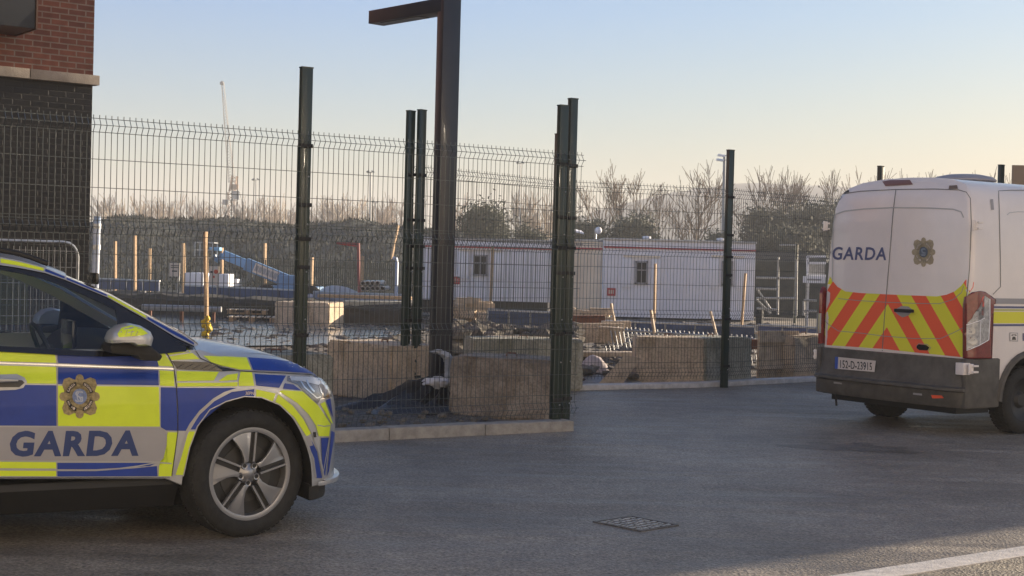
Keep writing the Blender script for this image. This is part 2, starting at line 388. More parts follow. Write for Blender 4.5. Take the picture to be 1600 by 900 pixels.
K0 = G(527, 692); K1 = G(897, 674); KD = (K1 - K0); KD.z = 0; KD.normalize(); KN = Vector((-KD.y, KD.x, 0))
KL = K0 - KD * 12.8
kk = K0 + KD * (K1 - K0).length
rearline = [G(905, 611), G(1100, 606), G(1270, 597)]
e = rearline[-1] + (rearline[-1] - rearline[1]).normalized() * 30
G0 = G(1290, 897.); GK = G(1310, 900); GK2 = G(1600, 855); GD = (GK2 - GK); GD.z = 0; GD.normalize(); GN = Vector((GD.y, -GD.x, 0))
roadpts = [KL, K1, K1 + KN * 1.05, rearline[0], rearline[1], rearline[2], e, Vector((70, 60, 0)), Vector((70, -20, 0)), Vector((-60, -20, 0)), Vector((-60, 0, 0))]
sheet('road', roadpts, .004, M['asphalt'])
# joint line and small repairs in the surface
def crack(pts, w_, name):
    mb = MB(); rnd = random.Random(len(pts)); P_ = [G(a, b) for a, b in pts]; sm = []
    for i in range(len(P_) - 1):
        for j in range(10): q_ = P_[i].lerp(P_[i + 1], j / 10); sm.append(q_ + Vector((rnd.uniform(-.02, .02), rnd.uniform(-.04, .04), 0)))
    vs = []
    for i, p in enumerate(sm):
        t = (sm[min(i + 1, len(sm) - 1)] - sm[max(0, i - 1)]).normalized(); nn = Vector((-t.y, t.x, 0)) * w_ * rnd.uniform(.3, 1); vs += [p + nn + Vector((0, 0, .0075)), p - nn + Vector((0, 0, .0075))]
    mb.add(vs, [(2 * i, 2 * i + 2, 2 * i + 3, 2 * i + 1) for i in range(len(sm) - 1)]); struct(mb.build(name, M['jointtar']))
def stain(px, py, rx, ry, seed, m, name='road_patch'):
    c = G(px, py); rnd = random.Random(seed); ph = [(rnd.randint(2, 7), rnd.uniform(0, 6), rnd.uniform(.05, .16)) for _ in range(5)]; n = 60; vs = [Vector((c.x, c.y, .0062))]
    for i in range(n):
        a = 2 * math.pi * i / n; r = 1 + sum(k * math.sin(f * a + p) for f, p, k in ph) + rnd.uniform(-.03, .03); vs.append(Vector((c.x + rx * r * math.cos(a), c.y + ry * r * math.sin(a), .0062)))
    struct(MB().add(vs, [(0, 1 + i, 1 + (i + 1) % n) for i in range(n)]).build(name, m))
M['dampA'] = asphalt('asphalt_oily', (.17, .155, .14), (.25, .225, .20))
stain(1330, 700, .5, .35, 5, M['dampA'])
M['jointtar'] = mat('joint_tar', (.13, .12, .11), .7, var=.4, vscale=8)

# footway on the near side of the pale granite kerb
fw = [GK + GD * 60 + GN * .2, GK - GD * 30 + GN * .2, GK - GD * 30 + GN * 14, GK + GD * 60 + GN * 14]
sheet('footpath', fw, .006, M['footway'])
def kerb_run(name, a, d, n, count, length, wid, h, m, label, sink=.1, gap=.006, bev=.012, jit=.004):
    for i in range(count):
        c = a + d * (length * (i + .5)) + n * (wid / 2)
        mb = MB(); mb.box((c.x, c.y, (h - sink) / 2 + random.uniform(-jit, jit)), (length - gap, wid, h + sink), math.atan2(d.y, d.x))
        o = mb.build(name, m, bevel=bev); struct(o)
kerb_run('kerb', KL, KD, KN, 15, (K1 - KL).length / 15, .2, .11, M['kerb'], '')
_c = GK + GD * 15 + GN * .095
struct(MB().box((_c.x, _c.y, -.045), (60, .19, .108), math.atan2(GD.y, GD.x)).build('granite_kerb', M['granite'], bevel=.003))
# gravel between kerb and blocks, a little uneven
def patch(name, c0, c1, c2, c3, z, amp, m, nu=40, nv=24, f=2.):
    rnd = random.Random(5)
    ph = [(rnd.uniform(.5, 3) * f, rnd.uniform(.5, 3) * f, rnd.uniform(0, 6)) for _ in range(8)]
    def fn(u, v):
        p = c0.lerp(c1, u).lerp(c3.lerp(c2, u), v)
        e = min(1, 8 * min(u, 1 - u, v, 1 - v) + .0)
        h = sum(math.sin(a * p.x + b * p.y + c) for a, b, c in ph) / 8
        return Vector((p.x, p.y, z + e * amp * (.6 + h) + rnd.uniform(-1, 1) * amp * .12))
    return struct(MB().grid(fn, nu, nv).build(name, m, smooth=True))
q = K1 - KD * .25
patch('gravel_verge', KL + KN * .21, q + KN * .21, q + KN * 3.6, KL + KN * 3.6, .02, .07, M['gravel'], 90, 24)
# loose stones in the verge
st = MB()
for i in range(420):
    p = KL.lerp(K1, random.uniform(.45, .97)) + KN * random.uniform(.25, 2.2)
    st.ico((p.x, p.y, .06), random.uniform(.012, .045), 1, .25, sc=(1, 1, .7))
tag(st.build('loose_stones', M['rubble']), 'loose broken stones scattered over the verge behind the fence', 'stones', kind='stuff')
# pale edging strip under the rear fence
def strip(a, b, wid, h):
    d = (b - a).normalized(); n = Vector((-d.y, d.x, 0)); c = (a + b) / 2 + n * wid / 2
    return struct(MB().box((c.x, c.y, h / 2), ((b - a).length, wid, h), math.atan2(d.y, d.x)).build('fence_edging', M['edging'], bevel=.01))
strip(rearline[0] + Vector((0, .05, 0)), rearline[1], .22, .07); strip(rearline[1], rearline[2], .22, .07)
strip(rearline[2], e, .22, .07)
# mound of earth across the back
def mound_h(px, t):
    import bisect
    xs = [100, 145, 160, 180, 260, 340, 420, 500, 560, 620, 680, 760, 840]; ys = [402, 376, 350, 340, 339, 343, 347, 349, 345, 350, 356, 376, 404]
    i = max(1, min(len(xs) - 1, bisect.bisect_left(xs, px))); a = (px - xs[i - 1]) / (xs[i] - xs[i - 1]); return ys[i - 1] + a * (ys[i] - ys[i - 1])
def mfn(u, v):
    px = 100 + 740 * u
    z = max(0, P(px, mound_h(px, 0), 90).z - 0)
    X = P(px, 400, 90).x
    Y = 64 + 26 * min(1, v / .7) + 12 * max(0, v - .7) / .3
    k = min(1, v / .7); k = k * k * (3 - 2 * k); k = .35 * k + .65 * min(1, v / .7)
    if v > .7: k = 1 - ((v - .7) / .3) * .8
    n = .18 * math.sin(X * .9 + Y * .4) + .15 * math.sin(X * 2.3 - Y * .8) + random.uniform(-.12, .12)
    s = 1 if u > 0.02 else 0
    return Vector((X * (Y / 90) if False else X - (90 - Y) * .1, Y, max(-.1, (z + n * .55) * k * s)))
struct(MB().grid(mfn, 150, 34).build('earth_mound', M['mound'], smooth=True, angle=60))
# rough growth on the mound
g = MB()
for i in range(14000):
    u, v = random.random(), random.uniform(.02, .82); p = mfn(u, v)
    h = random.uniform(.08, .24); a = random.uniform(0, 6.3); wdt = random.uniform(.03, .10)
    dx, dy = math.cos(a) * wdt, math.sin(a) * wdt
    g.add([p + Vector((-dx, -dy, -.05)), p + Vector((dx, dy, -.05)), p + Vector((random.uniform(-.1, .1), random.uniform(-.1, .1), h))], [(0, 1, 2)])
M['scrub'] = mat('scrub_growth', (.055, .057, .042), .9, col2=(.030, .036, .026), vscale=.25)
tag(g.build('scrub', M['scrub']), 'dark weeds and scrub over the earth mound', 'scrub', kind='stuff')
# wet ground with ripples, dark cut bank in front of the barrier
wp = [G(225, 478), G(640, 505), G(640, 520), G(560, 540), G(250, 545), G(60, 560), G(60, 500)]
sheet('puddle', wp, .03, M['water'])
b0, b1 = G(150, 487), G(640, 512)
bk = MB(); n1 = 60
def bfn(u, v):
    p = b0.lerp(b1, u); k = [(0, 0), (.15, .40), (.5, .52), (2.0, .54), (3., .0)]
    i = min(3, int(v * 4)); a = v * 4 - i; yy = k[i][0] * (1 - a) + k[i + 1][0] * a; zz = k[i][1] * (1 - a) + k[i + 1][1] * a
    return Vector((p.x, p.y + yy + random.uniform(-.05, .05), zz * (1 + .04 * math.sin(u * 40)) + random.uniform(-.03, .03) * (zz > .1)))
struct(bk.grid(bfn, n1, 16).build('earth_bank', M['bank'], smooth=True))
# far pale hill
def hfn(u, v):
    px = -200 + 2400 * u
    top = 392 + (px / 1600) * 26 - (10 + 70 * math.exp(-((px - 1230) / 420.) ** 4) + 55 * math.exp(-((px - 2000) / 500.) ** 2) + 8 * math.sin(px * .012)) * (1 if px > 700 else max(0, (px - 300) / 400.) if px > 300 else 0) * 1.35
    q_ = P(px, top, 700); z = max(2, q_.z)
    return Vector((q_.x, 560 + 140 * v if v <= 1 else 0, z * math.sin(v * math.pi / 2) + random.uniform(-1, 1) * .8 * v))
struct(MB().grid(hfn, 140, 8).build('hill', M['hill'], smooth=True))
# ---------------------------------------------------------------- the brick building on the left
BC = Vector((P(145, 118, 19).x, 19, 0)); bt = R_(37); BD = Vector((math.cos(bt), math.sin(bt), 0)); BN = Vector((math.sin(bt), -math.cos(bt), 0))
bld = empty('brick_building', BC, 0, 'red brick building over a dark brick ground storey at the left edge', 'building')
def wall_block(name, along, depth, z0, z1, m, out=0., parent=bld, right=0.):
    a = BD * (-along / 2 + right / 2) + BN * (out / 2 - depth / 2)
    mb = MB(); mb.box((a.x, a.y, (z0 + z1) / 2), (along + right, depth + out, z1 - z0), bt); o = mb.build(name, m, parent); uvbox(o, None, Vector((0, 0, 0))); return o
zb0 = P(147, 134, 19).z; zb1 = P(147, 118.5, 19).z
wall_block('lower_wall', 9, 8, 0, zb0, M['brickd'])
wall_block('upper_wall', 9, 8, zb1, 11, M['brick'], .012)
# band of stone lengths
for i in range(10):
    L = .9; a = BD * (-(i + .5) * L + .06) + BN * .02
    MB().box((a.x, a.y, (zb0 + zb1) / 2), (L - .008, .16, zb1 - zb0 - .004), bt).build('stone_band', M['stoneband'], bld, bevel=.006)
# dark oriel box
pn = BN; p1 = PL(55, 45, BC + BN * .75, BN); p0_ = p1 - BD * 2.2
ob_ = MB(); zlo = p1.z
cxy = (p1 + p0_) / 2 - BN * .375 - BC
ob_.box((cxy.x, cxy.y, zlo + 1.3), (2.2, .75, 2.6), bt)
ob_.build('oriel_box', M['metalcl'], bld, bevel=.01)
c2 = (p1) - BN * .375 - BC
MB().box((c2.x + BD.x * .012, c2.y + BD.y * .012, zlo + 1.3), (.02, .80, 2.62), bt).build('oriel_edge_trim', mat('bronze_trim', (.16, .09, .06), .4, metal=.5), bld)
# ---------------------------------------------------------------- unseen block added on the right to cast the shadow over the road
S2 = Vector((math.sin(SUN_AZ), math.cos(SUN_AZ), 0)); N2 = Vector((-S2.y, S2.x, 0))
sh0 = G(1450, 846); sh0.z = 0
ctr = sh0 + S2 * 24 + N2 * 4.7
ang = math.atan2(S2.y, S2.x)
blk = empty('office_block', ctr, 0, 'plain grey office block beyond the right edge, shading the road', 'building')
MB().box((0, 0, 5), (10, 9.4, 10), ang).build('wall', M['stoneband'], blk)
MB().box((0, 0, 10.15), (10.3, 9.7, .3), ang).build('roof', M['metalcl'], blk)
# ---------------------------------------------------------------- unseen terrace added behind the camera to bounce warm sunlight forward
M['render'] = mat('cream_render', (.82, .74, .64), .85, var=.05, vscale=1.5)
for hi, (x0, hgt, mm) in enumerate([(-46, 13, M['render']), (-30, 14, M['render']), (-14, 13.5, M['render']), (2, 13, M['render']), (18, 14, M['render']), (34, 13, M['render'])]):
    hb_ = empty('terraced_house', (x0 + 8, -15, 0), 0, ('house number %d' % hi) and ['pale house furthest left behind the viewer', 'tall pale house second from the left behind the viewer', 'cream house behind the viewer to the left', 'cream house directly behind the viewer', 'tall cream house behind the viewer to the right', 'pale house furthest right behind the viewer'][hi], 'house', 'houses across the road')
    MB().box((0, 0, hgt / 2), (15.9, 8, hgt)).build('wall', mm, hb_)
    MB().prism([(-8, -4.2, hgt), (-8, 4.2, hgt), (-8, 0, hgt + 2.6)], (16, 0, 0)).build('roof', M['metalcl'], hb_)
    for wx in (-5.5, -1.8, 1.8, 5.5):
        for wz in (1.7, 4.7, 7.7, 10.7):
            w_ = MB().box((wx, 4.01, wz), (1.1, .06, 1.4)).build('window', M['black'], hb_); MB().box((wx, 4.03, wz - .75), (1.3, .14, .08)).build('sill', M['kerb'], w_)
# manhole / gully cover in the road
c = (G(925, 817) + G(1062, 823)) / 2; ax1 = (G(1000, 832) - G(925, 817)); ax2 = (G(985, 808) - G(925, 817))
fr = MB(); z = .012
mc = empty('gully_cover', (c.x, c.y, .004), 0, 'studded square cast iron gully cover set in the road', 'gully cover')
def q2(a, b): p = ax1 * (a - .5) + ax2 * (b - .5); return Vector((p.x, p.y, 0))
def bar(mb, a0, b0, a1, b1, h0, h1):
    mb.prism([q2(a0, b0) + Vector((0, 0, h0)), q2(a1, b0) + Vector((0, 0, h0)), q2(a1, b1) + Vector((0, 0, h0)), q2(a0, b1) + Vector((0, 0, h0))], (0, 0, h1 - h0))
bar(fr, 0, 0, 1, .045, 0, .008); bar(fr, 0, .955, 1, 1, 0, .008); bar(fr, 0, .045, .045, .955, 0, .008); bar(fr, .955, .045, 1, .955, 0, .008)
fr.build('frame', M['iron'], mc)
pl_ = MB(); bar(pl_, .05, .05, .95, .95, .0005, .002); pl_.build('cover_plate', mat('iron_recess', (.012, .012, .012), .6), mc)
sb = MB()
for i in range(6):
    for j in range(6):
        a0 = .065 + i * .147; b0 = .065 + j * .147
        if (i + j) % 2: bar(sb, a0 + .01, b0 + .045, a0 + .125, b0 + .095, .002, .008)
        else: bar(sb, a0 + .04, b0 + .005, a0 + .095, b0 + .125, .002, .008)
sb.build('studs', mat('worn_iron', (.42, .41, .40), .4, metal=.5, var=.3, vscale=40), mc)
# ---------------------------------------------------------------- welded mesh fences
def hgrid(mb, a, d, n, L, z, r, off=0.): mb.tube([a + Vector((0, 0, z)) + n * off, a + d * L + Vector((0, 0, z)) + n * off], r, 4)
def mesh_panel(a, d, L, z0, z1, folds, tips, rungs, name, parent, r=.0036, sp=.05):
    n = Vector((-d.y, d.x, 0)) * -1
    mb = MB(); zs = [(z0, 0)]
    for fz in sorted(folds): zs += [(fz - .055, 0), (fz, .04), (fz + .055, 0)]
    zs.append((z1 + tips, 0))
    k = int(L / sp)
    for i in range(k + 1):
        b = a + d * (i * sp + .01)
        mb.tube([b + Vector((0, 0, z)) + n * o for z, o in zs], r, 4)
    for fz in folds:
        for dz, o in ((-.055, 0), (0, .04), (.055, 0)): hgrid(mb, a, d, n, L, fz + dz, r, o - .006)
    for z in rungs: hgrid(mb, a, d, n, L, z, r, -.006)
    return mb.build(name, M['wire'], parent, local=False)
def post(base, h, parent, d, z0=0, w=.1, name='post'):
    n = Vector((-d.y, d.x, 0)); mb = MB(); mb.box((base.x, base.y, z0 + h / 2), (w, .06, h), math.atan2(d.y, d.x))
    o = mb.build(name, M['fence'], parent, local=False, bevel=.004)
    cm = MB(); cm.box((base.x, base.y, z0 + h + .004), (w + .006, .066, .012), math.atan2(d.y, d.x)); 
    c_ = cm.build('post_cap', M['fence'], o, local=True)
    bm_ = MB()
    zz = .25
    while zz < min(h, 2.7):
        p = base - n * .034 + Vector((0, 0, z0 + zz)) + d * (.03); bm_.ico(p, .009, 1); zz += .42
    ks = []
    for zz in (.3, .95, 1.55, 1.8, 2.1, 2.62):
        if zz < h: p = base - n * .040 + Vector((0, 0, z0 + zz)); ks.append(MB().box(p, (w + .012, .022, .035), math.atan2(d.y, d.x)).build('clamp', M['plastic'], o, bevel=.003))
    b_ = bm_.build('bolts', M['steel'], o)
    inv = parent.matrix_world.inverted()
    for x in [c_, b_] + ks:
        x.data.transform(inv)
    return o
FZ = G(0, 0, .0) if False else None
fb = K0 + KN * .12; fe = K1 + KN * .12           # fence line on the kerb
def on_front(px): # where the picture column px meets the front fence line at ground
    n = KN; d = ray(px, 560); return PL(px, 560, fb, n)
f478 = on_front(471); f885 = on_front(874); f900 = on_front(903); f478.z = f885.z = f900.z = 0
ff = empty('mesh_fence', (f885.x, f885.y, 0), 0, 'dark green welded mesh fence on the concrete kerb, nearest the road', 'fence', None)
fl = [f478 - KD * 3.0, f478 - KD * 6.0]
ZB = .13; HB = 1.90; TOP = 2.72
LR = [.35, .55, .8, 1.2, 1.4, 1.62]; LF = [.22, 1.0, 1.84]; UF = [TOP - .055]; UR = [TOP - .33, TOP - .56, TOP - .80]
def span(a, b, parent):
    d = (b - a); L = d.length; d.normalize()
    mesh_panel(a, d, L, ZB, HB, LF, .0, LR, 'mesh_panel', parent)
    mesh_panel(a + Vector((-d.y, d.x, 0)) * -.012, d, L, TOP - .84, TOP, UF, .028, UR, 'mesh_panel', parent)
span(f478, f900 , ff); span(fl[0], f478 - KD * .03, ff); span(fl[1], fl[0] - KD * .03, ff)
hh = lambda p, px, py: PL(px, py, p, Vector((0, -1, 0))).z
post(f478 + KN * .04, hh(f478, 488, 106), ff, KD, w=.105)
post(fl[0] + KN * .04, 3.4, ff, KD); post(fl[1] + KN * .04, 3.4, ff, KD)
post(f885 + KN * .05 , hh(f885, 886, 165), ff, KD, w=.10)
post(f900 - KD*.03 + KN * .16, hh(f900, 895, 153), ff, KD, w=.085)
# rear fence: its own line of posts behind the blocks
def rp(px, Y): p = P(px, 500, Y); p.z = 0; return p
RP = [rp(634, 16.9), rp(866, 19.2), rp(1134, 20.22)]
rf = empty('mesh_fence', (RP[1].x, RP[1].y, 0), 0, 'dark green mesh fence behind the concrete blocks, running back past the van', 'fence')
d34 = (rp(1369, 22.6) - RP[2]).normalized()
RP += [RP[2] + d34 * 3.0, RP[2] + d34 * 6.0, RP[2] + d34 * 9.0]
RP[3] = rp(1369, 22.9)
RP[4] = rp(1557, 24.4)
for i in range(4): span(RP[i], RP[i + 1], rf)
tops = [(640, 174, 16.9), (873, 210, 19.2), (1141, 235, 20.22), (1372, 260, 22.9), (1560, 258, 24.4)]
for i, (px, py, Y) in enumerate(tops):
    d_ = (RP[min(i + 1, 4)] - RP[max(0, i - 1)]).normalized()
    post(RP[i], P(px, py, Y).z, rf, d_, w=.1)
post(RP[0] + Vector((.125, .03, 0)), P(654, 172, 16.9).z, rf, (RP[1] - RP[0]).normalized(), w=.1)
# ---------------------------------------------------------------- lamp column
lb = P(686, 640, 16.2); lb.z = 0
lc = empty('lamp_column', lb, 0, 'tall square black lamp column with a flat arm, behind the front fence', 'lamp column')
ka = math.atan2(KD.y, KD.x); HT = P(700, -2, 16.2).z
MB().box((0, 0, HT / 2), (.22, .14, HT), ka).build('column', M['lamp'], lc, bevel=.006)
# arm points away from the road, to upper left
ea = P(592, 17, 17.15) - lb; ad_ = Vector((ea.x, ea.y, 0)); AL = ad_.length; ad_.normalize(); aa = math.atan2(ad_.y, ad_.x)
MB().box((ad_.x * AL / 2, ad_.y * AL / 2, HT - .075), (AL + .1, .22, .15), aa).build('arm', M['lamp'], lc, bevel=.006)
MB().box((ad_.x * AL * .62, ad_.y * AL * .62, HT - .152), (AL * .55, .15, .012), aa).build('lamp_panel', mat('lamp_diffuser_unlit', (.10, .10, .11), .3), lc)
MB().box((0, 0, HT + .01), (.235, .155, .03), ka).build('column_cap', M['lamp'], lc)
# ================================================================ THINGS ON THE SITE
def one(mb, name, m, label, cat, group=None, org=None, **k):
    # a single-mesh thing with its origin at its base
    if org is None:
        lo = min(v.z for v in mb.v); cx = sum(v.x for v in mb.v) / len(mb.v); cy = sum(v.y for v in mb.v) / len(mb.v); org = Vector((cx, cy, lo))
    mb.v = [v - org for v in mb.v]; o = mb.build(name, m, **k); o.location = org
    return tag(o, label, cat, group)
# ---- concrete blocks
def block(a, b, h, dep, m, label, chip=.03, z0=0, studs=True):
    a = Vector((a.x, a.y, 0)); b = Vector((b.x, b.y, 0)); d = (b - a); L = d.length; d.normalize(); n = Vector((-d.y, d.x, 0))
    bm = bmesh.new(); bmesh.ops.create_cube(bm, size=1)
    bmesh.ops.scale(bm, vec=(L, dep, h), verts=bm.verts)
    bmesh.ops.bevel(bm, geom=bm.edges[:], offset=.025, segments=2, affect='EDGES')
    bmesh.ops.subdivide_edges(bm, edges=[e_ for e_ in bm.edges if e_.calc_length() > .2], cuts=7, use_grid_fill=True)
    rnd = random.Random(len(label))
    for v in bm.verts:
        f = rnd.gauss(0, .004); v.co += Vector((rnd.gauss(0, .003), f, rnd.gauss(0, .004)))
        if abs(abs(v.co.x) - L / 2) < .05 and v.co.z > 0 and rnd.random() < .3: v.co *= 1 - chip * rnd.random()
    me = bpy.data.meshes.new('concrete_block'); bm.to_mesh(me); bm.free(); me.materials.append(m)
    for p in me.polygons: p.use_smooth = True
    me.set_sharp_from_angle(angle=R_(40))
    me.transform(Matrix.Translation((0, 0, h / 2)) )
    o = bpy.data.objects.new('concrete_block', me); COL.objects.link(o)
    c = (a + b) / 2 + n * dep / 2; o.location = (c.x, c.y, z0); o.rotation_euler = (0, 0, math.atan2(d.y, d.x))
    tag(o, label, 'concrete block', 'concrete blocks holding down the fence line')
    # lifting eye on top
    MB().tube([(-.06, 0, h - .01), (-.05, 0, h + .035), (.05, 0, h + .035), (.06, 0, h - .01)], .008, 6).build('lifting_eye', M['rust'], o)
    return o
A0, A1 = G(508, 616), G(610, 632)
block(A0, A1, .66, .75, M['concW'], 'light tan concrete block left of the lamp column')
block(G(700, 651), G(864, 660), .64, .8, M['concB'], 'brown stained concrete block right of the lamp column')
block(G(738, 610), G(911, 611), .66, .7, M['concG'], 'green grey concrete block in the second row behind the brown one')
_o = Vector((0, .32, 0)); block(G(995, 603) + _o, G(1104, 606) + _o, .66, .7, M['concW'], 'warm tan concrete block left of the fence post by the van')  # sunlit half of the row, warm light put into its tan colour
block(G(1106, 606) + _o, G(1181, 602) + _o * 1.2, .66, .7, M['concG'], 'dull green concrete block directly behind the fence post by the van')  # shaded half of the row, shade put into its duller colour
_q = G(520, 641); block(_q - KD * 1.0, _q, .60, .8, M['concG'], 'dark concrete block just past the bonnet of the patrol car')
block(G(1247, 597) + _o * 1.3, G(1330, 594) + _o * 1.3, .66, .7, M['concW'], 'tan concrete block partly hidden by the left side of the van')
block(G(428, 509), G(513, 512), .58, 1.2, M['concW'], 'pale low concrete block standing beside the wooden pallets')
# low wall of shuttering between blocks
ms = MB(); a, b = G(1183, 592), G(1246, 591); d = b - a
for i in range(7):
    p = a + d * ((i + .5) / 7); ms.box((p.x, p.y, .36), (d.length / 7 - .01, .05, .72), math.atan2(d.y, d.x))
p = (a + b) / 2; ms.box((p.x, p.y - .05, .60), (d.length, .06, .1), math.atan2(d.y, d.x)); ms.box((p.x, p.y - .05, .2), (d.length, .06, .1), math.atan2(d.y, d.x))
one(ms, 'timber_screen', M['timberp'], 'low screen of upright boards between two blocks near the van', 'timber screen')
# ---- crowd-control mesh panel on the left, round top corner
def barrier():
    n = BN; base = P(60, 500, 16.2); base.z = 0
    cr = PL(121, 420, base, n); tp = PL(60, 377, base, n); d = BD
    root = empty('site_barrier', (cr.x, cr.y, 0), 0, 'galvanised mesh barrier with a rounded top corner in front of the dark brick wall', 'barrier')
    ztop = tp.z; rr = .16; L = 3.0; path = [cr + Vector((0, 0, .05 - cr.z))]
    c0 = Vector((cr.x, cr.y, 0))
    pts = [c0 + Vector((0, 0, .05)), c0 + Vector((0, 0, ztop - rr))] + [c0 - d * (rr - rr * math.cos(t)) + Vector((0, 0, ztop - rr + rr * math.sin(t))) for t in (R_(22), R_(45), R_(68), R_(90))]
    pts += [c0 - d * (L - rr) + Vector((0, 0, ztop)), c0 - d * L + Vector((0, 0, ztop - rr)), c0 - d * L + Vector((0, 0, .05))]
    MB().tube(pts, .017, 8).build('frame', M['steel'], root, local=False, smooth=True)
    mw = MB()
    for i in range(1, 46): p = c0 - d * (i * .065); mw.tube([p + Vector((0, 0, .2)), p + Vector((0, 0, ztop - .06 if i > 1 else ztop - .12))], .0028, 4)
    for k in range(9): mw.tube([c0 + Vector((0, 0, .2 + k * .18)), c0 - d * L + Vector((0, 0, .2 + k * .18))], .0028, 4)
    mw.build('mesh_infill', M['steel'], root, local=False)
    for s in (.02, L - .02):
        p = c0 - d * s; MB().box((p.x, p.y, .05), (.6, .2, .1), math.atan2(n.y, n.x)).build('foot', M['rubber'], root, local=False, bevel=.02)
barrier()
# ---- pale pipe by the building corner
b_ = P(146, 500, 18.2); b_.z = 0; t_ = P(148, 338, 18.2)
pr = empty('downpipe', b_, 0, 'pale blue and white upright pipe beside the corner of the dark brick wall', 'pipe')
MB().tube([(0, 0, 0), (.02, 0, t_.z)], .045, 14).build('pipe', mat('pipe_white_blue', (.70, .72, .76), .35, col2=(.22, .32, .50), vscale=3.2), pr, smooth=True)
for z in (.9, 1.7, t_.z - .12): MB().lathe([(.045, -.03), (.056, -.03), (.056, .03), (.045, .03)], 'z', 16, (.012, 0, z)).build('pipe_bracket', M['steel'], pr)
# ---- timber stakes
def stake(x0, y0, x1, y1, label, w=.09, tie=False, Y=None, m='timber'):
    b = G(x0, y0) if Y is None else Vector((P(x0, y0, Y).x, Y, 0)); t = P(x1, y1, b.y)
    root = empty('timber_stake', b, 0, label, 'timber stake', 'timber stakes around the works'); rr = b.y / 2300
    d = t - b; mb = MB(); q_ = d.to_track_quat('Z', 'Y').to_matrix(); w = max(w, rr * 5)
    mb.box(d / 2 + Vector((0, 0, 0)), (w, w * .6, d.length), rot=q_ @ Matrix.Rotation(-.42, 3, 'Z')); mb.build('shaft', M[m], root, bevel=.006)
    if tie:
        g = MB(); c = d * (tie)
        for i in range(7): g.ico(c + Vector((random.uniform(-.07, .09), -.06, random.uniform(-.18, .18))), random.uniform(.05, .085), 1, .3)
        g.build('yellow_strap', M['yellowtie'], root, smooth=False)
stake(211, 478, 211, 368, 'timber stake with a yellow strap at its foot, the left of the two so marked', tie=.09)
stake(323, 527, 321, 362, 'tallest timber stake, sunlit along one edge, with a yellow strap', tie=.10)
stake(180, 462, 180, 377, 'thin timber stake nearest the pale pipe at the wall corner')
stake(233, 458, 234, 388, 'short stake between the strapped stake and the small white notice')
stake(287, 458, 287, 380, 'thick stake against the right edge of the small white notice', w=.16)
stake(347, 464, 347, 387, 'stake standing in front of the head of the blue boom lift')
stake(413, 466, 414, 380, 'orange brown stake crossing the white panel of the boom', w=.14)
stake(486, 477, 488, 402, 'pale stake just right of the tallest green post')
stake(565, 487, 567, 400, 'pale stake next to the red swing post')
stake(457 + 144, 456, 622, 352, 'long leaning pole propped left of the twin green posts', w=.12)
stake(766, 486, 770, 385, 'slim leaning batten in front of the left white cabin', Y=46)
stake(1022, 520, 1024, 412, 'straight stake in front of the mullioned cabin window', Y=40)
stake(1158, 525, 1165, 427, 'straight stake in front of the right end of the white cabin', Y=38)
stake(966, 540, 955, 474, 'leaning stake at the left end of the tilted railing', Y=31, w=.07, m='timberp')
stake(1029, 572, 1017, 484, 'leaning stake rising behind the warm tan block', Y=26, w=.07, m='timberp')
stake(1124, 545, 1110, 486, 'leaning stake just left of the post by the van', Y=31, w=.07, m='timberp')
# ---- horizontal grey pipe and rail
a, b = P(222, 481, 36), P(346, 483, 36); a.z = b.z = P(300, 482, 36).z
pp = empty('pipe_rail', (a + b) / 2 - Vector((0, 0, a.z)), 0, 'grey horizontal pipe on trestles in front of the wet ground', 'pipe')
MB().tube([a, b], .075, 10).build('pipe', M['steel'], pp, smooth=True, local=False)
for k in (.1, .5, .9):
    p = a.lerp(b, k); MB().box((p.x, p.y, p.z / 2 - .04), (.08, .08, p.z - .08)).build('trestle', M['rust'], pp, local=False)
# ---- pallets
def pallet(px, py, z0, label, rz=0, s=1.):
    p = G(px, py); root = empty('wooden_pallet', (p.x, p.y, z0), rz, label, 'pallet', 'wooden pallets')
    t = MB()
    for i in range(7): t.box(((-.54 + i * .18) * s, 0, .13 * s), (.12 * s, 1.0 * s, .022 * s))
    t.build('deck_board', M['timberp'], root)
    u = MB()
    for x in (-.5, 0, .5):
        for y in (-.42, 0, .42): u.box((x * s, y * s, .07 * s), (.12 * s, .14 * s, .09 * s))
    for y in (-.42, 0, .42): u.box((0, y * s, .012 * s), (1.15 * s, .12 * s, .022 * s))
    u.build('bearer', M['timber'], root)
pallet(395, 503, 0, 'flat wooden pallet lying left of the pale low block', .1, 1.0)
pallet(388, 500, .16, 'second wooden pallet laid on top of the first', .04, .85)
# ---- small notices
def notice(px0, py0, px1, py1, Y, label, marks, base):
    c = P((px0 + px1) / 2, (py0 + py1) / 2, Y); wd = (px1 - px0) * Y / 2300; ht = (py1 - py0) * Y / 2300
    root = empty('site_notice', (c.x, c.y, 0), 0, label, 'notice board')
    MB().box((0, 0, c.z), (wd, .03, ht)).build('board', M['sign'], root)
    MB().tube([(wd * .35, .05, 0), (wd * .35, .05, c.z + ht * .4)], .03, 6).build('support', M['steel'], root)
    for (kind, u, v, su, sv, mm) in marks:
        if kind == 'r': MB().box(((u - .5) * wd, -.019, c.z + (v - .5) * ht), (su * wd, .004, sv * ht)).build('marking', M[mm], root)
        else:
            MB().lathe([(0.001, -.024), (su * wd / 2, -.024), (su * wd / 2, -.017)], 'y', 20, ((u - .5) * wd, 0, c.z + (v - .5) * ht)).build('marking', M[mm], root)
notice(265, 411, 281, 432, 44, 'small white notice with dark lines left of the thick stake',
       [('r', .5, .80, .75, .05, 'dark'), ('r', .5, .66, .75, .05, 'dark'), ('r', .5, .40, .5, .09, 'dark')], 0)
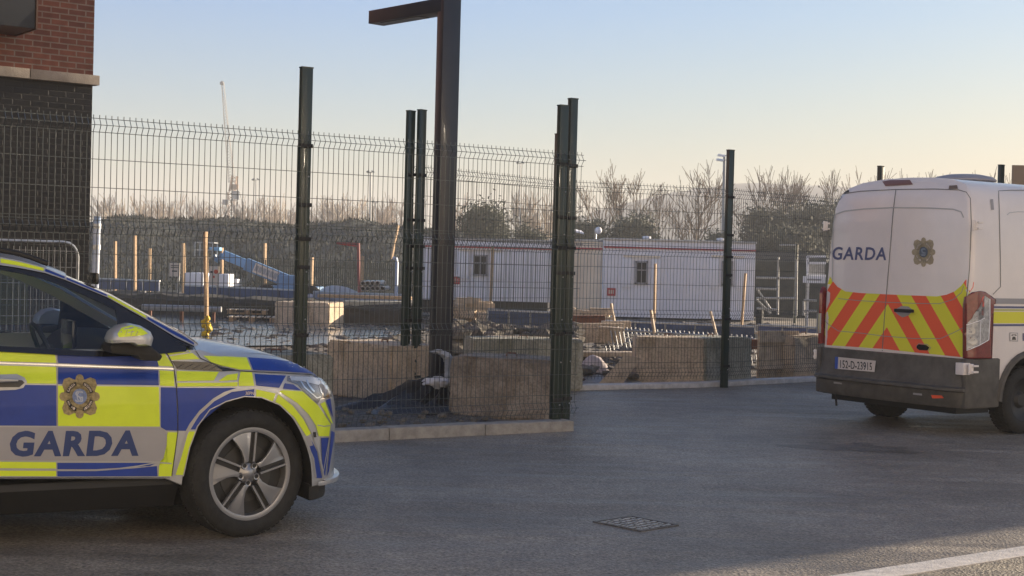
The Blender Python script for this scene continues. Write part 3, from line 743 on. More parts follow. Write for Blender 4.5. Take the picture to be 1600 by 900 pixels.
notice(327, 416, 342, 446, 44, 'white notice with a red disc and arrow marks beside the tallest stake',
       [('c', .70, .72, .45, 0, 'signred'), ('r', .22, .70, .22, .10, 'dark'), ('r', .5, .45, .16, .12, 'signred')], 0)
# ---- white storage boxes, tank
def simple_box(name, px0, py0, px1, py1, Y, dep, m, label, cat, bev=.02, extra=None):
    a = P(px0, py0, Y); b = P(px1, py1, Y); wd = b.x - a.x; c = (a.x + b.x) / 2; z1 = a.z; z0 = max(0, b.z)
    root = empty(name, (c, Y + dep / 2, z0), 0, label, cat)
    MB().box((0, 0, (z1 - z0) / 2), (wd, dep, z1 - z0)).build('body', m, root, bevel=bev)
    mb = MB(); n = max(1, int(wd / .35))
    for i in range(n + 1): mb.box((-wd / 2 + wd * i / n, -dep / 2 - .01, (z1 - z0) / 2), (.02, .02, (z1 - z0) * .96))
    mb.build('rib', extra or M['steel'], root)
simple_box('storage_tank', 289, 426, 317, 446, 48, 1.5, M['cabin'], 'white ribbed storage box right of the thick stake', 'storage box')
simple_box('storage_tank', 327, 438, 338, 447, 47, 1.0, M['cabin'], 'small pale crate below the notice with the red disc', 'storage box')
simple_box('storage_tank', 341, 428, 356, 448, 47, 1.0, M['cabin'], 'pale upright bin just right of the red disc notice', 'storage box')
simple_box('storage_tank', 361, 436, 370, 447, 49, .8, M['cabin'], 'smallest pale bin below the boom of the lift', 'storage box')
# ---- blue barrier boards
def boards(px0, py0, px1, py1, ht_px, Y0, Y1, n, m, label, cat='barrier board', top=True, name='barrier_board'):
    a = P(px0, py0, Y0); b = P(px1, py1, Y1); h = ht_px * Y0 / 2300; d = b - a; root = empty(name, (a.x, a.y, 0), 0, label, cat)
    ang_ = math.atan2(d.y, d.x); L = Vector((d.x, d.y, 0)).length / n
    for i in range(n):
        p = a.lerp(b, (i + .5) / n); mb = MB(); mb.box((p.x, p.y, p.z - h / 2), (L - .05, .08, h), ang_); mb.build('board', m, root, local=False, bevel=.01)
        q_ = a.lerp(b, (i + 0.02) / n); MB().box((q_.x, q_.y + .1, q_.z / 2), (.08, .08, q_.z)).build('support', M['steel'], root, local=False)
    if top:
        q0, q1 = a, b; MB().tube([q0 + Vector((0, 0, .02)), q1 + Vector((0, 0, .02))], .03, 5).build('top_rail', M['steel'], root, local=False)
boards(150, 436, 250, 440, 15, 52, 51, 4, M['bluehoard'], 'dark blue barrier boards at the far left beside the wall corner')
boards(288, 447, 470, 455, 17, 45, 42, 6, M['bluehoard'], 'long blue barrier boards running under the blue boom lift')
boards(490, 457, 630, 462, 18, 43, 41, 5, mat('faded_board', (.26, .28, .34), .7, var=.2), 'faded grey blue boards between the tallest and the twin posts')
boards(762, 485, 862, 490, 20, 36, 36, 3, M['bluehoard'], 'deep blue barrier boards below the left cabin')
boards(946, 503, 1180, 512, 17, 33, 33, 5, M['bluehoard'], 'deep blue barrier boards below the right cabin')
boards(1184, 509, 1300, 516, 14, 33, 33, 3, mat('faded_board_b', (.10, .13, .24), .7, var=.2), 'faded blue boards between the cabin and the van')
# timber edge along the boards
def plank(px0, py0, px1, py1, Y0, Y1, hpx, m, label, name='timber_beam', cat='beam', dep=.3):
    a = P(px0, py0, Y0); b = P(px1, py1, Y1); d = b - a; h = hpx * Y0 / 2300
    mb = MB(); q_ = d.to_track_quat('X', 'Z').to_matrix(); c = (a + b) / 2; mb.box(c, (d.length, dep, h), rot=q_)
    return one(mb, name, m, label, cat, bevel=.008)
plank(500, 462, 640, 466, 40, 39, 5, M['timber'], 'orange timber beam lying along the faded boards')
plank(535, 477, 636, 478, 37.5, 37.5, 14, M['concG'], 'grey kerb stack below the orange timber beam', 'kerb_stack', 'kerb stack', .8)
plank(905, 553, 1000, 553, 22.4, 22.4, 7, M['timberp'], 'pale steel channel with holes between two blocks', 'steel_channel')
plank(893, 520, 975, 520, 27, 27, 30, M['concW'], 'tan formwork panel behind the pile of rubbish', 'formwork_panel', 'formwork panel', .2)
plank(890, 500, 945, 500, 30, 30, 14, M['rust'], 'rusty red waler beam above the tan formwork panel', 'rusty_beam')
plank(936, 512, 975, 515, 26, 26, 5, M['timberp'], 'short white board on the tilted railing')
plank(940, 507, 985, 507, 28.5, 28.5, 11, M['timberp'], 'pale timber packer beside the rusty waler beam')
plank(1170, 537, 1246, 543, 24, 24, 15, M['rust'], 'brown steel beam lying behind the low screen of boards', 'rusty_beam')
plank(1180, 520, 1300, 530, 27, 27, 4, M['timberp'], 'pale plank behind the brown steel beam near the van')
plank(680, 520, 800, 526, 25, 25, 20, M['bank'], 'dark sleeper lying behind the lamp column', 'sleeper', 'sleeper', .5)
plank(760, 526, 905, 531, 21.8, 21.8, 4, M['timberp'], 'pale batten on the rubble behind the green grey block')
# ---- rubble heap behind second row
rb = MB()
for i in range(420):
    p = P(random.uniform(690, 900), 600, random.uniform(22, 27)); rb.ico((p.x, p.y, random.uniform(0, .55)), random.uniform(.04, .2), 1, .3, sc=(1.2, 1, .7))
tag(rb.build('rubble', M['rubble']), 'broken concrete and stones heaped behind the second row of blocks', 'rubble', kind='stuff')
rb = MB()
for i in range(300):
    p = P(random.uniform(900, 1010), 600, random.uniform(20.4, 25)); rb.ico((p.x, p.y, random.uniform(0, .2)), random.uniform(.03, .14), 1, .3, sc=(1.3, 1, .5))
tag(rb.build('debris', M['rubble']), 'small rubble between the green grey and the warm tan block', 'debris', kind='stuff')
rb = MB()
for i in range(1500):
    p = P(random.uniform(330, 1300), 600, random.uniform(24, 45)); rb.ico((p.x, p.y, .01), random.uniform(.02, .12), 1, .35, sc=(1.4, 1, .5))
tag(rb.build('scattered_stones', M['rubble']), 'stones and scraps scattered over the bare site soil', 'stones', kind='stuff')
# bags, sheets, boards in the gap
def lumpy(name, px, py, Y, rx, ry, rz_, m, label, cat, seed=1, z0=0, amp=.25):
    rnd = random.Random(seed); bm = bmesh.new(); bmesh.ops.create_icosphere(bm, subdivisions=4, radius=1)
    ph = [Vector((rnd.uniform(-4, 4), rnd.uniform(-4, 4), rnd.uniform(-4, 4))) for _ in range(7)]
    for v in bm.verts:
        k = sum(math.sin(v.co.dot(p) + i) for i, p in enumerate(ph)) / 7 + .35 * sum(abs(math.sin(2.2 * v.co.dot(p) + i)) for i, p in enumerate(ph)) / 7
        v.co *= 1 + amp * k
        v.co = Vector((v.co.x * rx, v.co.y * ry, max(-.02, v.co.z * rz_)))
    me = bpy.data.meshes.new(name); bm.to_mesh(me); bm.free(); me.materials.append(m)
    for p in me.polygons: p.use_smooth = True
    o = bpy.data.objects.new(name, me); COL.objects.link(o); p = P(px, py, Y); o.location = (p.x, p.y, z0); return tag(o, label, cat)
lumpy('rubble_bag', 928, 590, 21.0, .22, .2, .34, M['pinkbag'], 'pinkish white rubble bag beside the green grey block', 'bag', 3)
lumpy('plastic_sheet', 975, 600, 20.8, .45, .3, .07, M['film'], 'crumpled white plastic sheet on the ground left of the warm tan block', 'plastic sheet', 4, amp=.5)
lumpy('plastic_sheet', 925, 600, 20.6, .35, .3, .09, M['film'], 'white plastic scrap below the pinkish bag', 'plastic sheet', 6, amp=.5)
lumpy('dark_heap', 1150, 500, 34, .9, .5, .25, M['mound'], 'low dark spoil heap between the boards', 'heap', 8)
bd = MB(); p = G(965, 603); bd.prism([p + Vector((-.28, 0, 0)), p + Vector((.05, 0, 0)), p + Vector((.32, .1, .38)), p + Vector((.1, .1, .42))], (0, .04, .0)); one(bd, 'broken_board', M['timberp'], 'broken timber board leaning in the gap between blocks', 'board')
# tilted railing of steel bars
tr = empty('steel_railing', G(1050, 560), 0, 'tilted galvanised railing leaning behind the warm tan block', 'railing')
a, b = P(945, 514, 27), P(1180, 530, 24.5)
for o_, zz in ((0, 0), (0, -.55)): MB().tube([a + Vector((0, 0, zz)), b + Vector((0, 0, zz))], .022, 6).build('rail', M['steel'], tr, local=False)
mb = MB()
for i in range(34):
    p = a.lerp(b, i / 33); mb.tube([p + Vector((-.06, .05, .06)), p + Vector((.07, -.1, -.58))], .012, 5)
mb.build('bar', M['steel'], tr, local=False)
# ---- tarp heap and wrap round the lamp column foot
def tarp():
    rnd = random.Random(11); c = Vector((lb.x, lb.y, 0)); u_ = KD; v_ = KN
    ph = [(rnd.uniform(2, 9), rnd.uniform(0, 6)) for _ in range(6)]
    def fn(u, v):
        a = u * 2 * math.pi; r = .06 + v * (.86 + .25 * math.sin(3 * a + 1) + .1 * math.sin(7 * a))
        dx, dy = math.cos(a), math.sin(a)
        fold = sum(1 - 2 * abs(math.sin(k * a * .5 + p + 2.2 * v)) for k, p in ((7, 1), (13, 2), (19, 4), (31, 0))) / 3 + rnd.uniform(-.25, .25)
        hh_ = .38 * (1 - v) ** 1.25 + fold * .13 * math.sin(min(1, v * 1.4) * math.pi) + .03
        X = dx * r * (1.55 if dx < 0 else .85); Yy = dy * r * .55
        return Vector((c.x, c.y, 0)) + u_ * X + v_ * (Yy - .12) + Vector((0, 0, max(.04, hh_)))
    mb = MB(); mb.grid(fn, 84, 13); one(mb, 'black_tarpaulin', M['tarp'], 'crumpled black tarpaulin heaped round the foot of the lamp column', 'tarpaulin', smooth=True, angle=22)
tarp()
def ribbon(name, pts, widths, Y, m, label, seed, sag=.02):
    rnd = random.Random(seed); c = [P(x, y, Y) for x, y in pts]; n = len(c); k = 6; mb = MB(); rows = []
    sm = []
    for i in range(n - 1):
        for j in range(6): sm.append((c[i].lerp(c[i + 1], j / 6), widths[i] + (widths[i + 1] - widths[i]) * j / 6))
    sm.append((c[-1], widths[-1]))
    for it in range(3): sm = [sm[0]] + [((sm[i - 1][0] + sm[i][0] * 2 + sm[i + 1][0]) / 4, sm[i][1]) for i in range(1, len(sm) - 1)] + [sm[-1]]
    vs = []
    for i, (p, w_) in enumerate(sm):
        a = sm[min(i + 1, len(sm) - 1)][0] - sm[max(i - 1, 0)][0]; a.normalize(); nn = Vector((-a.z, 0, a.x))
        for j in range(k + 1):
            t = j / k - .5; vs.append(p + nn * (w_ * t * (1 + rnd.uniform(-.1, .1))) + Vector((0, rnd.uniform(-1, 1) * sag - .05 * (1 - 4 * t * t), 0)))
    fs = [(i * (k + 1) + j, (i + 1) * (k + 1) + j, (i + 1) * (k + 1) + j + 1, i * (k + 1) + j + 1) for i in range(len(sm) - 1) for j in range(k)]
    mb.add(vs, fs); one(mb, name, m, label, 'plastic wrap', smooth=True, angle=80)
YW = lb.y - .28
ribbon('plastic_wrap', [(672, 550), (686, 549), (699, 557), (704, 570), (703, 585), (696, 598)], [.02, .06, .10, .13, .12, .07], YW, M['film'], 'clear plastic film hanging crumpled on the lamp column above the bunched white sheet', 2)
ribbon('plastic_wrap', [(655, 605), (664, 599), (682, 598), (702, 597), (708, 592)], [.04, .10, .14, .10, .03], YW - .04, mat('white_film', (.62, .62, .66), .5, bump=.6, bscale=20), 'white plastic sheet bunched low round the lamp column', 3, .03)
ribbon('plastic_wrap', [(704, 604), (707, 616), (703, 628), (694, 636)], [.05, .045, .035, .02], YW, M['film'], 'thin plastic tail hanging to the tarpaulin', 4)
# lifting hooks between the blocks
for (px, py, Y, lab) in ((636, 563, 16.9, 'upper rusty lifting lug between the tan block and the lamp column'), (645, 609, 16.6, 'lower rusty lifting lug between the tan block and the lamp column')):
    p = P(px, py, Y); mb = MB(); mb.box(p, (.26, .06, .10), ka); mb.ico(p + Vector((-.12, -.05, 0)), .035, 2); one(mb, 'lifting_lug', M['rust'], lab, 'lifting lug', bevel=.006)
# ---- red swing post
rp_ = empty('swing_post', G(563, 486), 0, 'slim red post with a swing arm in front of the mound', 'swing post')
Y = 42.
rp_.location = (P(563, 460, Y).x, Y, 0); rp_.matrix_world = Matrix.Translation(rp_.location)
a = P(563, 462, Y); a.z = 0; b = P(560, 380, Y)
MB().tube([a, b], .045, 6).build('post', M['fadedred'], rp_, local=False)
MB().tube([P(560, 381, Y), P(525, 380, Y)], .03, 5).build('swing_arm', M['fadedred'], rp_, local=False)
MB().tube([P(560, 385, Y), P(530, 381, Y)], .02, 5).build('brace', M['redtrim'], rp_, local=False)
bp_ = empty('standpipe', (P(619, 460, 41).x, 41, 0), 0, 'pale blue standpipe with bent top left of the twin green posts', 'standpipe')
MB().tube([(0, 0, 0), (0, 0, P(620, 408, 41).z - .05), (-.03, 0, P(620, 404, 41).z), (-.12, 0, P(620, 404, 41).z + .01)], .05, 6).build('pipe', mat('pale_blue', (.35, .45, .62), .5), bp_, smooth=True)
# white covered heap and pipes
lumpy('covered_heap', 530, 455, 44, 1.0, .5, .62, M['film'], 'heap under pale blue grey sheeting right of the tallest post', 'covered heap', 21, z0=.1)
lumpy('covered_heap', 490, 458, 43.4, .5, .4, .45, M['pinkbag'], 'smaller pale heap touching the tallest post', 'covered heap', 22, z0=.1)
pc = empty('pipe_stack', (P(590, 452, 45).x, 45, 0), 0, 'stack of grey pipes seen end on near the leaning pole', 'pipe stack')
for i in range(9):
    px, py = 572 + (i % 5) * 7.5, 450 - (i // 5) * 8; c = P(px, py, 45)
    MB().lathe([(.055, -1), (.075, -1), (.075, 1), (.055, 1), (.055, -1)], 'y', 14, c).build('pipe', M['steel'], pc, local=False)
# ---- blue boom lift
bl = empty('boom_lift', (P(440, 450, 50).x, 50.5, 0), 0, 'blue telescopic boom lift with a white lettered panel on its lowered boom', 'boom lift')
Y = 50.5
h0, h1 = P(349, 398, Y), P(452, 440, Y); d = (h1 - h0); q_ = d.to_track_quat('X', 'Z').to_matrix(); th = .30
mid = h0.lerp(h1, .5)
MB().box(h0.lerp(h1, .68), (d.length * .68, .34, .42), rot=q_).build('outer_boom', M['lift'], bl, local=False, bevel=.02)
MB().box(h0.lerp(h1, .22), (d.length * .46, .26, .31), rot=q_).build('inner_boom', mat('lift_blue_pale', (.20, .40, .66), .4), bl, local=False, bevel=.02)
pn_ = MB().box(h0.lerp(h1, .66) + Vector((0, -.182, .01)), (d.length * .36, .012, .34), rot=q_).build('name_panel', M['sign'], bl, local=False)
for i in range(6):
    c = h0.lerp(h1, .52 + .056 * i) + Vector((0, -.192, .01)); mb = MB()
    mb.box(c, (.12, .006, .20), rot=q_); mb.build('letter_shape', M['panelgrey'], bl, local=False)
MB().box(P(456, 444, Y), (.85, 1.1, .62)).build('turntable', M['lift'], bl, local=False, bevel=.05)
MB().box(P(456, 455, Y) , (2.0, 1.6, .35)).build('chassis', M['lift'], bl, local=False, bevel=.04)
for sx in (-.75, .75):
    for sy in (-.75, .75):
        c = P(456, 455, Y); MB().lathe([(.1, -.14), (.3, -.14), (.36, -.08), (.36, .08), (.3, .14), (.1, .14)], 'y', 20, (c.x + sx, c.y + sy, .36)).build('wheel', M['rubber'], bl, local=False)
MB().tube([P(349, 398, Y), P(337, 408, Y)], .09, 6).build('jib', M['lift'], bl, local=False)
MB().box(P(337, 389, Y), (.34, .5, .12)).build('jib_head', mat('lift_blue_light', (.22, .48, .75), .4), bl, local=False, bevel=.02)
cg = MB(); c0 = P(322, 402, Y)
for z in (0, .25, .5):
    for (x0, y0, x1, y1) in ((-.3, -.4, .3, -.4), (.3, -.4, .3, .4), (.3, .4, -.3, .4), (-.3, .4, -.3, -.4)):
        cg.tube([c0 + Vector((x0, y0, z)), c0 + Vector((x1, y1, z))], .022, 5)
for x in (-.3, .3):
    for y in (-.4, .4): cg.tube([c0 + Vector((x, y, 0)), c0 + Vector((x, y, .5))], .022, 5)
cg.build('work_cage', M['steel'], bl, local=False)
MB().tube([c0 + Vector((.3, 0, .1)), P(337, 408, Y)], .05, 5).build('cage_arm', M['lift'], bl, local=False)
# ---- palisade / hoarding line in front of the mound
def palisade(px0, py0, px1, py1, Y, h, label, n, m):
    root = empty('palisade_fence', (P(px0, 450, Y).x, Y, 0), 0, label, 'fence'); a = P(px0, py0, Y); b = P(px1, py1, Y)
    mb = MB()
    for i in range(n):
        p = a.lerp(b, i / (n - 1)); mb.box((p.x, p.y, p.z - h / 2), (.05, .02, h))
    mb.build('pale', m, root, local=False)
    for k in (.15, .8):
        MB().tube([a - Vector((0, 0, h * k)), b - Vector((0, 0, h * k))], .025, 4).build('rail', m, root, local=False)
grn = mat('dull_green_paling', (.06, .068, .055), .7)
palisade(400, 405, 470, 407, 55, 1.5, 'grey green palisade fence behind the boom, left of the tallest post', 24, grn)
palisade(492, 408, 628, 412, 55, 1.5, 'grey green palisade fence between the tallest and twin posts', 44, grn)
palisade(1184, 394, 1290, 396, 50, 1.9, 'grey palisade fence between the white cabin and the van', 36, mat('grey_paling', (.16, .155, .14), .7))
palisade(150, 420, 246, 420, 60, 1.2, 'faint grey fence at the foot of the mound by the wall corner', 26, grn)
# ---- white site cabins
def cabin(px0, pyt0, px1, pyt1, pyb, Y, dep, label, m, wins, redtrim=True, signs=(), doors=()):
    a = P(px0, pyt0, Y); b = P(px1, pyt1, Y); zt = (a.z + b.z) / 2; wd = b.x - a.x; zb = max(.06, P((px0 + px1) / 2, pyb, Y).z)
    cx = (a.x + b.x) / 2
    root = empty('site_cabin', (cx, Y, 0), 0, label, 'site cabin', 'white portable site cabins')
    H_ = zt - zb; mb = MB(); mb.box((0, dep / 2, zb + H_ / 2), (wd, dep, H_)); 
    k = int(wd / .12)
    for i in range(k):
        x = -wd / 2 + wd * (i + .5) / k
        if any(abs(x - (P(p0, 400, Y).x + P(p1, 400, Y).x) / 2 + cx) < (P(p1, 400, Y).x - P(p0, 400, Y).x) / 2 + .1 for (p0, p1, _, _) in wins): continue
        mb.box((x, -.008, zb + H_ * .46), (wd / k * .5, .03, H_ * .82))
    mb.build('wall', m, root, bevel=0)
    MB().box((0, dep / 2, zt + .03), (wd + .06, dep + .08, .07)).build('roof', M['steel'], root, bevel=.01)
    if redtrim: MB().box((0, -.035, zt - .22), (wd, .03, .045)).build('red_trim', M['redtrim'], root)
    MB().box((0, dep / 2 - .02, zb / 2 + .01), (wd * .96, dep * .9, max(.02, zb - .02))).build('base', M['dark'], root)
    for (p0, p1, y0, y1) in wins:
        A, B = P(p0, y0, Y), P(p1, y1, Y); w_ = B.x - A.x; h_ = A.z - B.z; c = Vector(((A.x + B.x) / 2 - cx, -.03, (A.z + B.z) / 2))
        wi = MB().box(c, (w_, .03, h_)).build('window', M['dark'], root)
        fr_ = MB()
        for sx in (-1, 1): fr_.box(c + Vector((sx * w_ / 2, -.02, 0)), (.05, .05, h_ + .05))
        for sz in (-1, 1): fr_.box(c + Vector((0, -.02, sz * h_ / 2)), (w_ + .05, .05, .05))
        fr_.box(c + Vector((0, -.022, 0)), (.03, .03, h_)); fr_.box(c + Vector((0, -.024, h_ * .12)), (w_, .03, .03))
        fr_.build('frame', M['panelgrey'], wi)
        for sx in (-1, 1):   # folded shutters beside the window
            MB().box(c + Vector((sx * (w_ * 1.35), -.01, -.02)), (w_ * .9, .04, h_ + .22)).build('shutter', M['cabin'], root, bevel=.008)
        MB().box(c + Vector((0, -.03, h_ / 2 + .17)), (w_ * 3.4, .05, .05)).build('shutter_rail', M['cabinw'], root)
    for (px, py) in signs:
        A = P(px, py, Y); c = Vector((A.x - cx, -.05, A.z)); s_ = MB().box(c, (.26, .02, .24)).build('sign', M['redtrim'], root)
        for i in (-1, 0, 1): MB().box(c + Vector((i * .065, -.014, 0)), (.035, .006, .12)).build('marking', M['sign'], s_)
    return root
cabin(648, 375, 862, 377, 470, 47, 2.6, 'white site cabin with a square window, left of the two', M['cabin'], [(741, 760, 399, 430)], signs=[(712, 438)])
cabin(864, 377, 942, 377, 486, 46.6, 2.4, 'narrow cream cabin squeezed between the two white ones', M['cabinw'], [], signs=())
cabin(944, 375, 1181, 381, 498, 46, 2.6, 'longest white site cabin with two shuttered windows', M['cabin'], [(994, 1010, 409, 443), (1129, 1143, 409, 445)], signs=[(955, 456)])
# camera-like lamp, white awning and vent on roofs
for (px, py, lab) in ((931, 360, 'small white lamp on a short pole above the cream cabin'),):
    p = P(px, py, 47.5); r_ = empty('roof_lamp', (p.x, 47.5, 2.5), 0, lab, 'lamp'); MB().tube([(0, 0, 0), (0, 0, p.z - 2.5)], .03, 6).build('pole', M['steel'], r_); MB().ico((.08, 0, p.z - 2.5), .12, 2).build('lamp_head', M['cabin'], r_, smooth=True)
aw = MB(); a = P(892, 361, 47.6); b = P(912, 366, 47.6); aw.prism([a, b, b + Vector((0, 1.5, .1)), a + Vector((0, 1.5, .1))], (0, 0, .05)); one(aw, 'awning', M['cabin'], 'white slanting awning panel above the cream cabin roof', 'awning')
for px, py in ((1010, 376), (1126, 379)):
    p = P(px, py, 46.6); mb = MB(); mb.lathe([(.001, .2), (.14, .18), (.14, .12), (.07, .1), (.07, 0)], 'z', 12, (p.x, p.y, p.z - .05)); one(mb, 'roof_vent', M['cabin'], 'white mushroom vent on the longest cabin, ' + ('nearer its left end' if px < 1100 else 'beside the tall fence post'), 'roof vent')
# low clutter in front of the cabins
rc = MB()
for i in range(60):
    px = random.uniform(690, 760); c = P(px, random.uniform(470, 498), random.uniform(37, 42)); rc.box(c, (random.uniform(.1, .6), .3, random.uniform(.05, .3)), random.uniform(-.2, .2))
tag(rc.build('building_materials', M['timberp']), 'loose timber and packaging stacked below the left cabin', 'building materials', kind='stuff')
rc = MB()
for i in range(60):
    px = random.uniform(870, 945); c = P(px, random.uniform(485, 512), random.uniform(34, 40)); rc.box(c, (random.uniform(.1, .6), .3, random.uniform(.05, .2)), random.uniform(-.2, .2))
tag(rc.build('building_materials', M['timberp']), 'loose timber and packaging below the cream cabin', 'building materials', kind='stuff')
# ---- scaffold frames and signs left of the van
sc = empty('scaffold_frame', (P(1230, 490, 42).x, 42, 0), 0, 'galvanised scaffold frame between the white cabin and the van', 'scaffold')
Y = 42.; tb = MB()
for (x0, y0, x1, y1) in ((1216, 402, 1215, 492), (1245, 405, 1244, 494), (1182, 434, 1244, 435), (1182, 451, 1216, 452), (1182, 466, 1244, 466), (1182, 482, 1216, 484),
                         (1183, 452, 1206, 486), (1182, 468, 1204, 490), (1256, 470, 1256, 493), (1256, 469, 1276, 470), (1256, 486, 1276, 486)):
    tb.tube([P(x0, y0, Y), P(x1, y1, Y)], .035, 5)
tb.build('tubes', M['steel'], sc, local=False)
gp = empty('signpost', (P(1242, 490, 46).x, 46, 0), 0, 'dark post with a crossbar rising above the scaffold frame', 'post')
MB().tube([(0, 0, 0), (0, 0, P(1242, 382, 46).z)], .05, 6).build('post', M['fence'], gp)
MB().tube([P(1218, 383, 46), P(1245, 383, 46)], .025, 5).build('crossbar', M['steel'], gp, local=False)
hs = MB(); a = P(1182, 396, 49); b = P(1300, 398, 49); hs.box(((a.x + b.x) / 2, 49.5, a.z / 2 - .1), (b.x - a.x, .08, a.z - .3)); one(hs, 'hoarding', mat('dark_hoarding', (.07, .072, .062), .8, var=.2), 'dark grey hoarding behind the scaffold frame', 'hoarding')
wf = empty('window_frame_sign', (P(1272, 430, 44).x, 44, 0), 0, 'white framed panel with bars beside the left edge of the van', 'framed panel')
fr_ = MB(); 
for (x0, y0, x1, y1) in ((1262, 401, 1290, 401), (1262, 411, 1290, 411), (1262, 431, 1290, 431), (1262, 400, 1262, 432)): fr_.tube([P(x0, y0, 44), P(x1, y1, 44)], .05, 4)
for (x0,) in ((1263,),): fr_.tube([P(x0, 431, 44), Vector((P(x0, 431, 44).x, 44, 0))], .04, 4)
fr_.build('frame', M['cabin'], wf, local=False)
c = P(1276, 421, 44); MB().box(c, (.5, .03, .32)).build('panel', M['steel'], wf, local=False)
c = P(1272, 437, 43.5); sgn = empty('site_board', (c.x, c.y, 0), 0, 'white rectangular board with a grey line low beside the van', 'notice board')
MB().box((0, 0, c.z), (.66, .03, .20)).build('board', M['cabin'], sgn); MB().box((.0, -.02, c.z), (.42, .006, .05)).build('marking', M['panelgrey'], sgn); MB().box((-.2, .03, c.z / 2), (.05, .03, c.z)).build('support', M['steel'], sgn)
p = P(1187, 492, 44); mb = MB(); mb.tube([(p.x, p.y, 0), (p.x, p.y, P(1187, 485, 40).z)], .12, 8); one(mb, 'black_bollard', M['plastic'], 'short black bollard at the right foot of the longest cabin', 'bollard')
# tan board behind the van, top right
p = P(1582, 258, 27); q2_ = P(1602, 300, 27); tbx = empty('tan_signboard', (p.x + .6, 27, 0), 0, 'plain tan board showing above the van roof at the right edge', 'board')
MB().box((0, 0, p.z - .7), (1.2, .06, 1.4)).build('board', mat('tan_board', (.34, .26, .18), .8), tbx)
MB().box((-.3, .06, (p.z - 1.4) / 2), (.08, .06, p.z - 1.4)).build('support', M['steel'], tbx)
# ================================================================ TREES, CRANE, FLOODLIGHTS
def bare_tree(h, seed, spread=.5, m='bark', label='', loc=(0, 0, 0), twig=1.0, levels=5, lean=.0, multi=1, rmin=.012):
    rnd = random.Random(seed); tr = MB(); br = MB()
    root = empty('bare_tree', loc, rnd.uniform(0, 6.28), label, 'tree', 'leafless trees along the horizon')
    def limb(p, d, L, r, lev):
        n = 4 if lev < 2 else 3; pts = [p.copy()]; rs = [r]; q_ = p.copy(); dd = d.copy()
        for i in range(n):
            dd = (dd + Vector((rnd.gauss(0, .09), rnd.gauss(0, .09), rnd.gauss(.05, .05)))).normalized()
            q_ = q_ + dd * (L / n); pts.append(q_.copy()); rs.append(max(rmin, r * (1 - .45 * (i + 1) / n)))
        (tr if lev == 0 else br).tube(pts, rs, 6 if lev == 0 else (4 if lev < 3 else 3), cap=False)
        if lev >= levels: return
        k = rnd.randint(2, 4) if lev < levels - 1 else rnd.randint(3, 4)
        for i in range(k):
            t = rnd.uniform(.35, 1.0) if lev else rnd.uniform(.45, 1.0); idx = t * n; a = int(min(n - 1, idx)); b0_ = pts[a].lerp(pts[a + 1], idx - a)
            an = rnd.uniform(0, 6.28); side = dd.orthogonal().normalized(); side.rotate(Matrix.Rotation(an, 3, dd))
            nd = (dd + side * rnd.uniform(.5, 1.0) * spread * 1.6 + Vector((0, 0, .25))).normalized()
            limb(b0_, nd, L * rnd.uniform(.55, .8), max(rmin, rs[a] * .58), lev + 1)
        limb(q_, dd, L * .7, max(rmin, rs[-1] * .85), lev + 1)
    for k in range(multi):
        d0 = Vector((rnd.uniform(-.25, .25) * (multi > 1) + lean, rnd.uniform(-.2, .2), 1)).normalized()
        limb(Vector((rnd.uniform(-.2, .2) * (multi > 1), 0, -.1)), d0, h * .33, h * .02, 0)
    t = tr.build('trunk', M[m], root, smooth=True); c = br.build('branches', M[m], root)
    zmax = max(v.co.z for v in c.data.vertices); s = h / zmax; root.scale = (s, s, s)
    return root
PROTO = {}
def put_tree(px, ytop, Y, seed, label, m='bark', spread=.5, wide=1., levels=4, multi=1, rmin=.016):
    zt = P(px, ytop, Y).z; X = P(px, ytop, Y).x; key = (seed, m)
    if key not in PROTO:
        r_ = bare_tree(zt, seed, spread, m, label, (X, Y, 0), levels=levels, multi=multi, rmin=rmin); PROTO[key] = (r_, zt, r_.scale[0])
    else:
        src, z_, s_ = PROTO[key]; r_ = copy_tree(src); r_.location = (X, Y, 0); s = s_ * zt / z_; r_.scale = (s * wide, s * wide, s)
        r_.rotation_euler = (0, 0, random.uniform(0, 6.28)); r_['label'] = label
    return r_
put_tree(1088, 250, 100, 3, 'broad spreading bare tree, the largest, just left of the fence post by the van', spread=.62)
put_tree(985, 250, 105, 5, 'tall bare tree rising over the left end of the longest cabin', spread=.45)
put_tree(1180, 258, 112, 8, 'upright bare tree just right of the fence post by the van', spread=.38)
put_tree(1250, 258, 112, 9, 'broad twiggy bare tree midway between that post and the van', spread=.42)
T = [(945, 272, 108, 5, 'bare tree with a forked top just right of the triple post'), (1040, 305, 118, 9, 'low thin bare tree under the broad spreading one'),
     (1020, 285, 122, 8, 'slim bare tree in the gap left of the broad spreading one'), (1205, 262, 118, 5, 'second upright bare tree right of the post by the van'), (1285, 262, 116, 8, 'bare tree with its crown touching the left edge of the van'),
     (1345, 256, 118, 5, 'bare tree top left of the round ended post over the van roof'), (1395, 262, 118, 9, 'bare tree top right of the round ended post over the van roof'), (1462, 265, 124, 8, 'bare tree top peeping over the highest part of the van roof'),
     (1520, 264, 124, 9, 'bare tree top between the roof vent and the square post'), (1545, 262, 124, 5, 'bare tree top touching the square post above the van'), (1575, 270, 126, 8, 'bare tree top between the square post and the tan board')]
for a in T: put_tree(*a)
names = ['by the wall corner', 'left of the crane', 'just left of the crane', 'right of the crane', 'between the crane and the tallest post', 'left of the tallest post', 'right of the tallest post', 'at the small floodlight', 'left of the twin posts', 'behind the twin posts', 'right of the lamp column']
XS = [(176, 296), (205, 302), (235, 306), (262, 303), (292, 298), (318, 306), (385, 300), (412, 305), (430, 301), (452, 310), (510, 305), (532, 298), (552, 302), (575, 305), (597, 300), (618, 304), (725, 300), (820, 290), (848, 296)]
